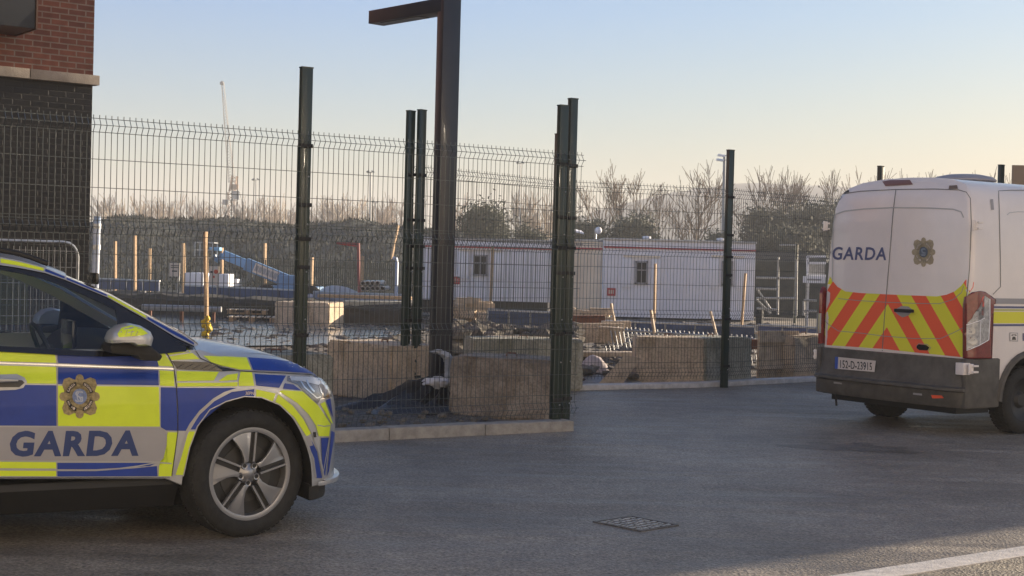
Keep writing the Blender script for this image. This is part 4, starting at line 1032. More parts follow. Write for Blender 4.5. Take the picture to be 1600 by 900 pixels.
desc = ['first', 'second', 'third', 'fourth', 'fifth', 'sixth', 'seventh', 'eighth', 'ninth', 'tenth', 'eleventh', 'twelfth', 'thirteenth', 'fourteenth', 'fifteenth', 'sixteenth', 'seventeenth', 'eighteenth', 'nineteenth']
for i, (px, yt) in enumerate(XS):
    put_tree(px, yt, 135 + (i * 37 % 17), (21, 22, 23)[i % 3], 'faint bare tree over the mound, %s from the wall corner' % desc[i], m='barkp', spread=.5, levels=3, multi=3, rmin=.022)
def foliage(c, rx, ry, rz_, n, m, size, rnd):
    mb = MB(); cl = []
    for i in range(max(10, n // 90)):
        a = rnd.uniform(0, 6.28); e_ = rnd.uniform(-.2, 1); r = rnd.uniform(.35, .88)
        cl.append(Vector((math.cos(a) * r * rx * math.sqrt(max(0, 1 - e_ * e_ * .8)), math.sin(a) * r * ry, e_ * r * rz_)))
    for i in range(n):
        k = rnd.choice(cl); s = rnd.uniform(.12, .34) * min(rx, rz_)
        p = k + Vector((rnd.gauss(0, s), rnd.gauss(0, s), rnd.gauss(0, s * .8)))
        if p.z < -rz_ * .95: continue
        d1 = Vector((rnd.gauss(0, 1), rnd.gauss(0, 1), rnd.gauss(0, 1))).normalized(); d2 = d1.orthogonal().normalized(); w_ = size * rnd.uniform(.5, 1.4)
        q_ = Vector(c) + p
        mb.add([q_ - d1 * w_, q_ + d2 * w_ * .5, q_ + d1 * w_, q_ - d2 * w_ * .5], [(0, 1, 2, 3)])
    return mb
def evergreen(px0, px1, ytop, Y, label, m='leaf', n=9000, size=.11, cat='tree', name='evergreen_tree', seed=1, zfrac=.55):
    rnd = random.Random(seed); a = P(px0, 400, Y).x; b = P(px1, 400, Y).x; zt = P((px0 + px1) / 2, ytop, Y).z; rx = (b - a) / 2
    root = empty(name, ((a + b) / 2, Y, 0), 0, label, cat)
    MB().tube([(0, 0, 0), (.1, 0, zt * .35), (-.05, .1, zt * .7)], [.22, .16, .08], 7).build('trunk', M['bark'], root)
    rz_ = zt * .5
    foliage((0, 0, zt * .5), rx * .9, rx * .7, rz_ * .88, n, m, size, rnd).build('crown', M[m], root)
    return root
evergreen(708, 800, 306, 92, 'round dark evergreen between the lamp column and the triple post', seed=1, n=12000)
evergreen(795, 860, 345, 94, 'low dark evergreen just left of the triple post', seed=2, n=5000)
evergreen(886, 950, 326, 92, 'dark evergreen just right of the triple post', seed=3, n=8000)
evergreen(940, 1032, 328, 93, 'dark evergreen behind the left end of the longest cabin', seed=4, n=11000)
evergreen(1092, 1150, 352, 93, 'dark evergreen behind the fence post by the van', seed=5, n=6000)
evergreen(660, 712, 352, 96, 'small evergreen just left of the lamp column top of the cabin', seed=6, n=4000)
evergreen(1150, 1240, 315, 98, 'olive coloured bushy evergreen right of the fence post by the van', 'ivy', seed=7, n=12000, size=.13)
evergreen(1215, 1330, 303, 99, 'olive coloured bushy evergreen reaching behind the van', 'ivy', seed=8, n=14000, size=.13)
evergreen(1160, 1300, 345, 88, 'low olive bush in front of the bushy evergreens', 'ivy', seed=9, n=10000, size=.12)
# distant hedge of undergrowth linking the trees
rnd = random.Random(77); mb = MB()
for i in range(9000):
    px = rnd.uniform(880, 1600); p = P(px, 400, rnd.uniform(104, 122)); h = 1.9 + .7 * math.sin(px * .021) + .8 * math.sin(px * .067 + 1)
    z = rnd.uniform(0, max(.5, h)); d1 = Vector((rnd.gauss(0, 1), rnd.gauss(0, 1), rnd.gauss(0, 1))).normalized(); d2 = d1.orthogonal(); q_ = Vector((p.x, p.y, z)); w_ = rnd.uniform(.1, .3)
    mb.add([q_ - d1 * w_, q_ + d2 * w_ * .5, q_ + d1 * w_], [(0, 1, 2)])
tag(mb.build('undergrowth', mat('brown_undergrowth', (.16, .12, .075), .9, col2=(.10, .085, .05), vscale=.3)), 'brown undergrowth massed below the leafless trees', 'undergrowth', kind='stuff')
rnd = random.Random(78); mb = MB()
for i in range(900):
    px = rnd.uniform(60, 900); p = P(px, 400, rnd.uniform(138, 160)); h = 3.4 + .8 * math.sin(px * .03) + .5 * math.sin(px * .11 + 1)
    z = rnd.uniform(0, h) ; d1 = Vector((rnd.gauss(0, .3), rnd.gauss(0, .3), 1)).normalized(); d2 = d1.orthogonal(); q_ = Vector((p.x, p.y, z)); w_ = rnd.uniform(.2, .6)
    mb.add([q_ - d1 * w_, q_ + d2 * w_ * .1, q_ + d1 * w_], [(0, 1, 2)])
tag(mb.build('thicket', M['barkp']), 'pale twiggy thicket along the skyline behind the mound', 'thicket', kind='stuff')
# ---- crane
def lattice(mb, a, b, w0, w1, n, r):
    d = (b - a).normalized(); x = d.cross(Vector((0, 1, 0))).normalized(); y = d.cross(x)
    prev = None
    for i in range(n + 1):
        t = i / n; c = a.lerp(b, t); ww = w0 + (w1 - w0) * t; pts = [c + (x * sx + y * sy) * ww / 2 for sx, sy in ((-1, -1), (1, -1), (1, 1), (-1, 1))]
        if prev:
            for k in range(4):
                mb.tube([prev[k], pts[k]], r, 3, cap=False); mb.tube([prev[k], pts[(k + 1) % 4]], r * .6, 3, cap=False)
        prev = pts
Y = 260.
cr = empty('tower_crane', (P(362, 400, Y).x, Y, 0), 0, 'distant luffing tower crane with its lattice jib raised almost upright', 'crane')
mb = MB(); tb_ = P(361, 300, Y); lattice(mb, P(363, 400, Y), tb_, 1.1, 1.1, 16, .09); mb.build('tower', M['crane'], cr, local=False)
mb = MB(); lattice(mb, P(361.5, 285, Y), P(348, 131, Y), .95, .4, 34, .045); mb.build('jib', M['craneY'], cr, local=False)
mb = MB(); mb.ico(P(347, 130, Y), .45, 1); mb.tube([P(347, 131, Y), P(352, 215, Y), P(359, 285, Y)], .035, 3); mb.build('hoist_rope', M['craneY'], cr, local=False)
mb = MB(); lattice(mb, P(362, 300, Y), P(367, 275, Y), .9, .9, 4, .12); mb.tube([P(367, 275, Y), P(349, 150, Y)], .03, 3); mb.build('a_frame', M['crane'], cr, local=False)
MB().box(P(369, 305, Y), (1.3, 1.2, 1.5)).build('counterweight', M['fluor'], cr, local=False)
MB().box(P(353, 316, Y), (1.0, 1.2, .9)).build('cab', M['fluor'], cr, local=False)
MB().box(P(366, 292, Y), (1.2, 1.2, .9)).build('winch', M['crane'], cr, local=False)
# ---- floodlights
def flood(px, ytop, Y, label, heads=2, arm=5, thick=.07):
    b = P(px, 410, Y); b.z = 0; t = P(px, ytop, Y); root = empty('floodlight', b, 0, label, 'floodlight')
    MB().tube([b, t], [thick * 1.3, thick], 6).build('mast', M['fluor'], root, local=False)
    k = Y / 2300
    MB().tube([t + Vector((-arm * k, 0, -.05)), t + Vector((arm * k, 0, .03))], thick * .6, 5).build('crossarm', M['fluor'], root, local=False)
    for i in range(heads):
        s = -1 if i == 0 else 1
        rt = Matrix.Rotation(.5 * s, 3, 'Y')
        MB().box(t + Vector((s * arm * .8 * k, -.1, .05)), (5 * k, .35, 1.8 * k), rot=rt).build('lamp_head', M['fluor'], root, local=False, bevel=.02)
flood(579, 269, 120, 'thin floodlight mast with a tilted double head left of the twin posts')
flood(400, 281, 150, 'small floodlight mast just right of the crane', thick=.05)
flood(813, 255, 125, 'floodlight mast between the lamp column and the triple post', thick=.05)
flood(367, 313, 140, 'low floodlight at the foot of the crane', heads=1, thick=.04)
flood(587, 316, 130, 'low dark floodlight head beside the small mast near the twin posts', heads=1, thick=.04)
Y = 95.
b = P(1130, 410, Y); b.z = 0; t = P(1132, 244, Y)
root = empty('floodlight', b, 0, 'tall floodlight mast with twin grey heads directly left of the post by the van', 'floodlight')
MB().tube([b, t], [.16, .09], 8).build('mast', M['fluor'], root, local=False)
for dy, dx in ((243, -5), (250, -7)):
    MB().box(P(1132 + dx, dy, Y), (.45, .3, .14), rot=Matrix.Rotation(.12, 3, 'Y')).build('lamp_head', M['cabin'], root, local=False, bevel=.02)
    MB().tube([P(1132 + dx, dy, Y), P(1137, dy, Y)], .03, 5).build('bracket', M['fluor'], root, local=False)
# ---- air over the far ground
HZ = 0.0014
if HZ:
    hm = bpy.data.materials.new('haze_air'); hm.use_nodes = True; n = hm.node_tree.nodes; n.clear()
    pv = n.new('ShaderNodeVolumePrincipled'); pv.inputs['Color'].default_value = (.98, .96, .95, 1); pv.inputs['Density'].default_value = HZ; pv.inputs['Anisotropy'].default_value = 0
    o_ = n.new('ShaderNodeOutputMaterial'); hm.node_tree.links.new(pv.outputs[0], o_.inputs['Volume'])
    hb = MB().box((0, 580, 26), (2420, 1380, 54)).build('haze', hm); hb.display_type = 'WIRE'; hb['kind'] = 'stuff'; hb['label'] = 'thin pale haze over the far ground'; hb['category'] = 'haze'
# ================================================================ PATROL CAR
TH = R_(28); CF = Vector((math.cos(TH), math.sin(TH), 0)); CL = Vector((-math.sin(TH), math.cos(TH), 0))
Wc = G(389, 841); CO = Wc + CL * .925
car = empty('patrol_car', CO, TH, 'patrol car in blue and fluorescent yellow squares with GARDA on its door', 'car')
CI = car.matrix_world.inverted()
def cl_plane(px, py, y0, k=0., z0=0.):     # picture point -> car coordinates on the plane y = y0 + k (z - z0)
    n = (CL - Vector((0, 0, 1)) * k); p0 = CO + CL * y0 + Vector((0, 0, z0)); return CI @ PL(px, py, p0, n)
def interp(x, xs, ys):
    if x <= xs[0]: return ys[0]
    for i in range(1, len(xs)):
        if x <= xs[i]:
            t = (x - xs[i - 1]) / (xs[i] - xs[i - 1]); return ys[i - 1] + t * (ys[i] - ys[i - 1])
    return ys[-1]
WS = [-3.76, -3.72, -3.6, -3.4, -3.1, .05, .25, .38, .46, .53, .59, .64, .68, .705, .72]
WW = [.30, .62, .80, .88, .93, .93, .92, .895, .86, .80, .72, .61, .48, .33, .10]
def Wf(s): return interp(s, WS, WW)
def zc(s): return interp(s, [-3.8, -3.4, -3.0, -.62, -.56, -.40, -.15, .126, .30, .40, .48, .55, .62, .68, .72], [.98, 1.0, 1.0, 1.0, 1.05, 1.13, 1.125, 1.085, 1.035, .99, .94, .885, .83, .78, .72])
def ze(s): return interp(s, [-3.8, -.2, .20, .40, .50, .58, .65, .72], [.99, .965, .94, .90, .865, .81, .75, .68])
def zb(s): return interp(s, [-3.8, -3.3, -3.1, -1.4, -.93, -.44, -.38, .4, .72], [.43, .42, .415, .408, .386, .364, .30, .27, .30])
def section(s):
    W = Wf(s); C = zc(s); E = ze(s); B = zb(s); cabin = s < -.6
    pts = [(0, B), (W - .14, B), (W - .012, B + .002), (W - .003, B + .008), (W, .60), (W - .003, .80 if E > .9 else E - .1), (W - .012, E - .045), (W - .035, E)]
    if cabin: pts += [(W - .045, 1.06), (W - .055, 1.095), (W - .11, 1.095), (W - .13, 1.0), (W * .4, 1.0), (0, 1.0)]
    else:
        k = min(1, max(0, (s + .6) / .3)); d = C - E
        pts += [(W - .055, E + d * .30 * 1), (W - .09, E + d * .52), (W - .16, E + d * .70), (W - .30, E + d * .86), (W * .38, E + d * .965), (0, C)]
        if s < -.28: pts[8] = (W - .045, 1.05); pts[9] = (W - .055, 1.09)
    return pts
SS = [-3.76, -3.74, -3.7, -3.6, -3.45, -3.25, -3.0, -2.6, -2.2, -1.8, -1.4, -1.0, -.75, -.62, -.59, -.5, -.40, -.30, -.15, 0, .08, .16, .24, .31, .38, .42, .46, .50, .54, .57, .60, .63, .655, .68, .695, .71, .72]
def car_body():
    mb = MB(); rows = []
    for s in SS:
        h = section(s); ring = [Vector((s, -w_, z)) for w_, z in h] + [Vector((s, w_, z)) for w_, z in h[::-1][1:-1]]
        rows.append(ring)
    n = len(rows[0]); vs = [p for r in rows for p in r]
    fs = [(i * n + j, (i + 1) * n + j, (i + 1) * n + (j + 1) % n, i * n + (j + 1) % n) for i in range(len(rows) - 1) for j in range(n)]
    fs += [tuple(range(n)), tuple(range((len(rows) - 1) * n, len(rows) * n))[::-1]]
    mb.add(vs, fs); o = mb.build('body', [M['silver'], M['plastic']], car, smooth=True, angle=38)
    global CBV
    mwx = car.matrix_world; CBV = ([mwx @ v_.co for v_ in o.data.vertices], [tuple(p_.vertices) for p_ in o.data.polygons])   # the sides before the arches are cut
    # wheel arches cut out of the solid body
    cut = MB()
    arch = [(-.404, .30), (-.400, .379), (-.366, .541), (-.322, .661), (-.254, .753), (-.157, .798), (-.048, .827), (.051, .820), (.165, .774), (.250, .695), (.320, .581), (.374, .451), (.392, .336), (.394, .2), (.36, -.1), (-.36, -.1)]
    for _ in range(2):
        nw = []
        for i in range(len(arch)):
            p, q_ = arch[i], arch[(i + 1) % len(arch)]; nw += [(p[0] * .75 + q_[0] * .25, p[1] * .75 + q_[1] * .25), (p[0] * .25 + q_[0] * .75, p[1] * .25 + q_[1] * .75)]
        arch = nw
    for sx in (0, -2.765):
        for sy in (-1, 1):
            cut.prism([Vector((sx + a_, sy * .58, b_)) for a_, b_ in arch], (0, sy * .6, 0), 1)
    co = cut.build('cut', [M['silver'], M['plastic']], car)
    md = o.modifiers.new('b', 'BOOLEAN'); md.operation = 'DIFFERENCE'; md.object = co; md.solver = 'EXACT'
    dg = bpy.context.evaluated_depsgraph_get(); me = bpy.data.meshes.new_from_object(o.evaluated_get(dg)); o.modifiers.clear(); o.data = me
    bpy.data.objects.remove(co)
    for p in me.polygons: p.use_smooth = True
    me.set_sharp_from_angle(angle=R_(38))
    return o
body = car_body()
# dark lower cladding, floor
def side_sill(y, z0, z1, s0, s1, name, m):
    MB().box(((s0 + s1) / 2, 0, (z0 + z1) / 2), (s1 - s0, y * 2, z1 - z0)).build(name, m, car, bevel=.02)
for sy_ in (-1, 1): MB().prism([(-2.36, sy_ * .5, .37), (-2.36, sy_ * .885, .37), (-2.36, sy_ * .895, .33), (-2.36, sy_ * .80, .19), (-2.36, sy_ * .5, .17)], (1.95, 0, 0)).build('sill_cladding', M['plastic'], car, bevel=.012)
side_sill(.56, .15, .38, -3.5, .42, 'underbody', M['plastic'])
side_sill(.86, .19, .42, -3.70, -3.18, 'rear_bumper_lower', M['plastic'])
lo = MB()
def nose_ring(off, s0=.39): 
    ss = [s for s in [s0, .42, .46, .50, .54, .58, .61, .64, .67, .69, .705, .72]]
    R1 = [Vector((s + off * min(1, max(0, (s - .3) * 2)), -(Wf(s) + off * .4), 0)) for s in ss]
    return R1 + [Vector((p.x, -p.y, 0)) for p in R1[::-1]]
def ring_prism(name, off, z0, z1, m, s0=.39, bev=.006):
    r_ = nose_ring(off, s0); mb = MB(); mb.prism([p + Vector((0, 0, z0)) for p in r_], (0, 0, z1 - z0)); return mb.build(name, m, car, bevel=bev)
ring_prism('front_valance', -.07, .185, .285, M['plastic'], .40, .03)
ring_prism('front_splitter', .040, .278, .304, M['silver'], .47)
# ---- upper body (rail, pillars, roof, glass)
KY = .48; Z0 = 1.09; Y0 = -.885
gp = lambda px, py, o=0: cl_plane(px, py, Y0 + o, KY, Z0)
RU = [gp(a, b) for a, b in [(309, 539), (289, 524.4), (231, 494), (173, 462), (102.5, 432), (69, 417.5), (30, 407), (0, 401.5)]]
RLW = [gp(a, b) for a, b in [(304, 541), (274, 527), (228, 499), (167.5, 464.5), (101, 437), (69, 426), (30, 418.5), (0, 414)]]
BLK = [gp(a, b) for a, b in [(290, 540), (262, 528), (222, 507), (160, 474), (97, 446.5), (66, 435.5), (30, 427), (0, 422)]]
def ext(lst, tail): return lst + [Vector((s, Y0 + KY * (z - Z0), z)) for s, z in tail]
print('rail', [tuple(round(c, 3) for c in p) for p in RU])
zt = RU[-1].z
RUx = ext(RU, [(-1.9, zt + .03), (-2.5, zt + .015), (-3.0, zt - .05), (-3.35, zt - .16), (-3.62, zt - .42), (-3.66, 1.09)])
RLx = ext(RLW, [(-1.9, zt - .01), (-2.5, zt - .03), (-2.95, zt - .10), (-3.2, zt - .22), (-3.38, zt - .42), (-3.36, 1.09)])
BKx = ext(BLK, [(-1.9, zt - .05), (-2.5, zt - .07), (-2.9, zt - .14), (-3.1, zt - .26), (-3.22, zt - .42), (-3.2, 1.10)])
def strip2(name, A, B, m, out=0., th=.03, sides=(-1, 1)):
    res = []
    for sy in sides:
        mb = MB(); n = len(A)
        def q_(p, o): return Vector((p.x, -sy * (p.y - o), p.z)) if False else Vector((p.x, (p.y - o) * (1 if sy < 0 else -1), p.z))
        vs = [q_(p, out) for p in A] + [q_(p, out) for p in B] + [q_(p, out - th) for p in A] + [q_(p, out - th) for p in B]
        fs = []
        for i in range(n - 1):
            fs += [(i, i + 1, n + i + 1, n + i), (2 * n + i, 3 * n + i, 3 * n + i + 1, 2 * n + i + 1), (i, 2 * n + i, 2 * n + i + 1, i + 1), (n + i, n + i + 1, 3 * n + i + 1, 3 * n + i)]
        fs += [(0, n, 3 * n, 2 * n), (n - 1, 3 * n - 1, 4 * n - 1, 2 * n - 1)]
        mb.add(vs, fs); res.append(mb.build(name, m, car, smooth=True, angle=50))
    return res
rail = strip2('roof_pillar', RUx, RLx, M['silver'], out=.012, th=.045)
strip2('window_frame', RLx, BKx, M['black'], out=.004, th=.03)
inn = strip2('pillar_lining', RUx, BKx, M['cream'], out=-.040, th=.012)
# bottom of the windows
BT = []
for px, py in [(290, 540), (262, 543.0), (222, 547), (160, 548.5), (97, 546), (66, 544), (30, 542), (0, 540.5)]: BT.append(gp(px, py))
zbt = BT[-1].z
BTx = ext(BT, [(-1.9, zbt), (-2.5, zbt + .01), (-2.9, zbt + .02), (-3.1, zbt + .03), (-3.22, zbt + .04), (-3.2, zbt + .04)])
BT2 = [p - Vector((0, KY * .03, .03)) for p in BTx]
strip2('belt_trim', BTx, BT2, M['black'], out=.006, th=.02)
# side glass with dark mirror corner, divider and centre pillar
for sy in (-1, 1):
    mb = MB(); n = len(BKx); vs = [Vector((p.x, p.y if sy < 0 else -p.y, p.z)) for p in BKx] + [Vector((p.x, p.y if sy < 0 else -p.y, p.z)) for p in BTx]
    mb.add(vs, [(i, i + 1, n + i + 1, n + i) for i in range(n - 1)]); mb.build('side_window', M['glass'], car)
    tri = [gp(a, b, -.004) for a, b in ((288, 540), (262, 528), (222, 507), (180, 484), (183, 500), (186, 549), (222, 548))]
    mb = MB(); mb.prism([Vector((p.x, p.y if sy < 0 else -p.y, p.z)) for p in tri], (0, .012 * -sy * (1), 0)); mb.build('mirror_corner', M['black'], car)
    for s0, s1 in ((-1.66, -1.56), (-2.70, -2.64)):
        pp_ = [Vector((s0, 0, 1.08)), Vector((s1, 0, 1.08)), Vector((s1 - .03, 0, zt - .03)), Vector((s0 - .03, 0, zt - .03))]
        pp_ = [Vector((p.x, (Y0 + KY * (p.z - Z0) - .005) * (1 if sy < 0 else -1), p.z)) for p in pp_]
        mb = MB(); mb.prism(pp_, (0, -.02 * sy, 0)); mb.build('centre_pillar', M['black'], car)
# roof, windscreen, rear screen as crowned surfaces between the two rails
def across(i0, i1, name, m, crown, bulge0, bulge1, out=.0, nv=16):
    A = RUx[i0:i1 + 1]; mb = MB(); vs = []
    for i, p in enumerate(A):
        t = i / (len(A) - 1); bl_ = bulge0 * (1 - t) + bulge1 * t
        for j in range(nv + 1):
            u = -1 + 2 * j / nv; k = 1 - abs(u) ** 2.4
            vs.append(Vector((p.x + bl_ * k, -u * (p.y - .012), p.z + crown * k + out)))
    fs = [(i * (nv + 1) + j, i * (nv + 1) + j + 1, (i + 1) * (nv + 1) + j + 1, (i + 1) * (nv + 1) + j) for i in range(len(A) - 1) for j in range(nv)]
    mb.add(vs, fs); return mb.build(name, m, car, smooth=True, angle=60)
across(0, 4, 'windscreen', M['glass'], .015, .10, .06)
roof = across(4, 11, 'roof', M['silver'], .03, .06, -.03)
across(11, 13, 'rear_window', M['black'], .02, -.03, -.12)
sc_ = MB(); sc_.grid(lambda u, v: Vector((RU[0].x - .05 + .12 * (1 - abs(2 * v - 1) ** 2.4) + .05 * (u - .5), .78 - 1.56 * v, 1.095 + .02 * (1 - u) + .02 * (1 - abs(2 * v - 1) ** 2))), 2, 16); sc_.build('wiper_cowl', M['plastic'], car, smooth=True)
for sy in (-1, 1):
    a = [gp(x, y) for x, y in ((78, 418), (52, 408), (30, 401), (0, 396))]
    pts = [Vector((p.x, p.y + .06, p.z + .02)) for p in a] + [Vector((s, a[-1].y + .06, zt + .06)) for s in (-2., -2.6)] + [Vector((-2.9, a[-1].y + .06, zt + .0))]
    pts = [Vector((p.x, p.y if sy < 0 else -p.y, p.z)) for p in pts]
    MB().tube(pts, .016, 8).build('roof_rail', M['plastic'], car, smooth=True)
# ---- interior
dsh = MB(); dsh.grid(lambda u, v: Vector((-.30 - .62 * u, -.74 + 1.48 * v, 1.10 - .02 * u + .05 * math.sin(u * 2.6) - .12 * max(0, u - .8) * 5)), 12, 8); dsh.build('dashboard', M['plastic'], car, smooth=True)
MB().box((-.86, .0, 1.12), (.03, .34, .2), 0).build('screen', M['black'], car, bevel=.01)
sw = MB(); ring = []
for i in range(28):
    a = 2 * math.pi * i / 28; v = Vector((0, math.cos(a) * .185, math.sin(a) * .185)); v.rotate(Matrix.Rotation(R_(-24), 3, 'Y')); ring.append(v + Vector((-1.06, -.37, 1.04)))
sw.tube(ring, .014, 7, closed=True); sw.box((-1.03, -.37, 1.03), (.05, .12, .12), rot=Matrix.Rotation(R_(-24), 3, 'Y')); sw.box((-1.05, -.37, 1.03), (.02, .34, .03)); sw.build('steering_wheel', M['alloyd'], car, smooth=True)
MB().box((-.72, 0, zt - .12), (.02, .24, .07), 0).build('interior_mirror', M['black'], car, bevel=.01)
for sx, ys in ((-1.78, (-.37, .37)), (-2.72, (-.45, .0, .45))):
    for y in ys:
        st_ = MB(); st_.box((sx, y, 1.06), (.14, .46, .50), rot=Matrix.Rotation(R_(-16), 3, 'Y')); s_ = st_.build('seat', M['seat'], car, bevel=.05)
        MB().box((sx - .09, y, 1.39), (.09, .25, .17), rot=Matrix.Rotation(R_(-10), 3, 'Y')).build('headrest', M['seat'], s_, bevel=.03)
# ---- markings laid on the body
cv_, cf_ = list(CBV[0]), list(CBV[1])
for r_ in rail:
    k_ = len(cv_); cv_ += [car.matrix_world @ x.co for x in r_.data.vertices]; cf_ += [tuple(i + k_ for i in p.vertices) for p in r_.data.polygons]
CB = BVHTree.FromPolygons(cv_, cf_)
def cd_(polys, m, name='marking_square', off=.0035, step=5, bv=None):
    if not isinstance(polys[0][0], (tuple, list)): polys = [polys]
    return decal(name, outline_mesh(polys, step), pxcast, M[m] if isinstance(m, str) else m, car, off, bv or CB)
Yp = [[(-160, 537), (0, 542.5), (84, 545), (88, 567), (0, 564.5), (-160, 560)], [(-160, 567), (0, 571), (87.5, 573.2), (88, 599.5), (-160, 597)],
      [(240, 547), (254, 548), (271, 572.5), (248, 571.5)], [(249, 578.5), (271, 580), (272.5, 603.5), (250, 602.5)],
      [(90.5, 602.5), (248, 604.5), (249.5, 666.5), (90.5, 665.5)], [(262, 675), (277, 675.5), (273.5, 702), (268.5, 744), (247.5, 744), (248.5, 727.5), (262, 722)],
      [(-160, 720), (87.5, 722), (87.5, 732), (-160, 730)], [(-160, 733.5), (87.5, 735), (87.5, 744), (-160, 743)],
      [(259, 548), (290, 543), (298, 549.5), (263, 555)], [(264, 557), (300, 551.5), (312, 561), (268, 562.5)],
      [(317, 556), (385, 559), (392.5, 578), (374, 577.5), (345, 571), (330, 566)],
      [(275.5, 579.5), (342, 581), (334, 594.5), (276.5, 595.5)], [(355, 586), (371.5, 583.5), (370, 594), (341, 595.5)],
      [(375.5, 581), (393.5, 582), (397, 603), (373, 603), (372.5, 597)], [(277, 598), (341, 598), (371, 597), (371, 603.5), (277, 604)],
      [(440.7, 609.5), (472.5, 611.5), (497, 634), (516, 663), (513.5, 681.5), (497.5, 681.5), (493, 665), (482, 647.5), (464, 629.5), (436, 611.5)],
      [(500, 631), (507, 627.5), (519.5, 662), (517, 661)],
      [(274, 742), (282, 716), (291.6, 680), (294.5, 674), (305.8, 674), (296, 699), (286, 742)],
      [(400, 608), (430.5, 614), (426, 627), (407.7, 620.8), (400, 620)], [(434.5, 616), (457, 634), (473, 654), (485.5, 677), (482, 680), (478, 681), (459.5, 652), (438, 632), (430, 628)]]
for p_ in Yp: cd_([p_], 'yellow')
Bp = [[(86.5, 545.5), (170, 553), (246, 556), (247, 573), (91, 567.5)], [(90.5, 573.5), (247, 578.3), (248, 602), (90.5, 600)], [(-160, 599), (88, 602), (88, 665.3), (-160, 664)],
      [(251, 605), (275, 605.5), (277.5, 673), (259.5, 672.5), (251, 667.5)], [(89.5, 723), (245, 723), (234, 728), (150, 733), (89.5, 733)], [(89.5, 736), (150, 736), (210, 731.5), (245, 728), (246, 744), (89.5, 744.3)],
      [(387.5, 559), (430, 562), (460, 566.5), (485, 574), (503, 586), (480, 583.5), (441, 580.5), (395.5, 578.5)],
      [(397.5, 584.5), (446.5, 587), (436, 606), (400, 602.5)], [(444.5, 599), (458, 601), (470.5, 610), (441.5, 607.5)],
      [(276.5, 606), (370, 606), (350, 612.5), (333, 622.5), (311, 642), (296, 662), (290, 673), (278, 673)],
      [(296.5, 671), (311.8, 648), (334.8, 626.8), (361.8, 612.5), (397, 608), (397, 619.5), (382, 618.5), (353, 626.7), (327.5, 639), (308, 664.5), (305, 671)],
      [(486.5, 688), (495, 706), (502.5, 747), (493.5, 747), (489, 716), (481, 690)], [(501, 684), (513.5, 684), (507.5, 742), (503.5, 746)], [(517, 673), (522.5, 676), (513, 737), (510, 744)], [(508.5, 626), (515.5, 622), (520, 654)]]
for p_ in Bp: cd_([p_], 'blue')
cd_([(-160, 666.5), (250, 668), (257, 672), (260.5, 680), (260, 695), (255, 716), (250, 720.5), (0, 719), (-160, 717.5)], 'panelgrey', 'lettering_panel', .0045)
# roof rail and pillar markings
seg = lambda a, b: None
ULp = [(309, 539), (289, 524.4), (231, 494), (173, 462), (102.5, 432), (69, 417.5), (30, 407), (0, 401.5)]; LLp = [(304, 541), (274, 527), (228, 499), (167.5, 464.5), (101, 437), (69, 426), (30, 418.5), (0, 414)]
def inter_line(L, x):
    L2 = sorted(L); return interp(x, [a for a, b in L2], [b for a, b in L2])
def rail_seg(x0, x1):
    xs = [x0 + (x1 - x0) * i / 8 for i in range(9)]
    up = [(x, inter_line(ULp, x) * .80 + inter_line(LLp, x) * .20) for x in xs]; dn = [(x, inter_line(ULp, x) * .28 + inter_line(LLp, x) * .72) for x in xs[::-1]]
    return up + dn
RB = bvh_of(rail)
cd_([rail_seg(1, 68)], 'yellow', 'marking_strip', .002, 6, RB); cd_([rail_seg(169, 228)], 'yellow', 'marking_strip', .002, 6, RB)
for a_, b_ in ((70.5, 101), (104, 166.5), (230.5, 303)): cd_([rail_seg(a_, b_)], 'blue', 'marking_strip', .002, 6, RB)
# word on the door
TX = text_bm('GARDA', 1, .042, .12, 1.14, xform=lambda u, v: (15 + 201 * u, 713.5 - 2.0 * (1 - u) * 0 - 40.5 * v - 1.0 * u))
TX2 = outline_mesh([], 0)
def refine(bm, step):
    for ax in (0, 1):
        lo_ = min(v.co[ax] for v in bm.verts); hi_ = max(v.co[ax] for v in bm.verts); k = math.ceil(lo_ / step) * step
        while k < hi_:
            no = Vector((1, 0, 0)) if ax == 0 else Vector((0, 1, 0)); bmesh.ops.bisect_plane(bm, geom=bm.verts[:] + bm.edges[:] + bm.faces[:], plane_co=no * k, plane_no=no, dist=1e-6); k += step
    return bm
decal('lettering', refine(TX, 6), pxcast, M['navy'], car, .0062, CB)
# shut lines and creases
def line_decal(pts, w_, m, name='shut_line', off=.0055, bv=None, par=None, step=5):
    L = [Vector((a, b, 0)) for a, b in pts]; up, dn = [], []
    for i, p in enumerate(L):
        t = (L[min(i + 1, len(L) - 1)] - L[max(i - 1, 0)]).normalized(); n = Vector((-t.y, t.x, 0)) * w_ / 2; up.append(p + n); dn.append(p - n)
    bm = bmesh.new(); U = [bm.verts.new(p) for p in up]; D = [bm.verts.new(p) for p in dn]
    for i in range(len(U) - 1): bm.faces.new((U[i], U[i + 1], D[i + 1], D[i]))
    refine(bm, step); return decal(name, bm, pxcast, m, par or car, off, bv or CB)
line_decal([(254, 546), (263, 556), (271, 573), (275, 600), (277.7, 640), (277.5, 675), (273.5, 705), (268, 744)], 1.3, M['dark'])
line_decal([(301, 541), (313, 560), (340, 572.5), (374, 580.0), (400, 581.3), (441, 583.3), (480, 585.6), (507, 589.5)], 1.2, M['dark'])
line_decal([(89, 545), (89.3, 600), (89.2, 668)], .9, M['panelgrey'])
line_decal([(-160, 563.5), (0, 567.3), (90, 570.3), (160, 573), (248, 575.5), (272, 576.5)], 2.2, M['chrome'], 'waist_trim')
line_decal([(-160, 733), (0, 734), (130, 734.7), (180, 732.5), (215, 728), (245, 722.5), (268, 724)], 1.8, M['silver'], 'door_crease')
line_decal([(-160, 744.5), (0, 745.8), (268, 746.2)], 1.6, M['chrome'], 'sill_trim')
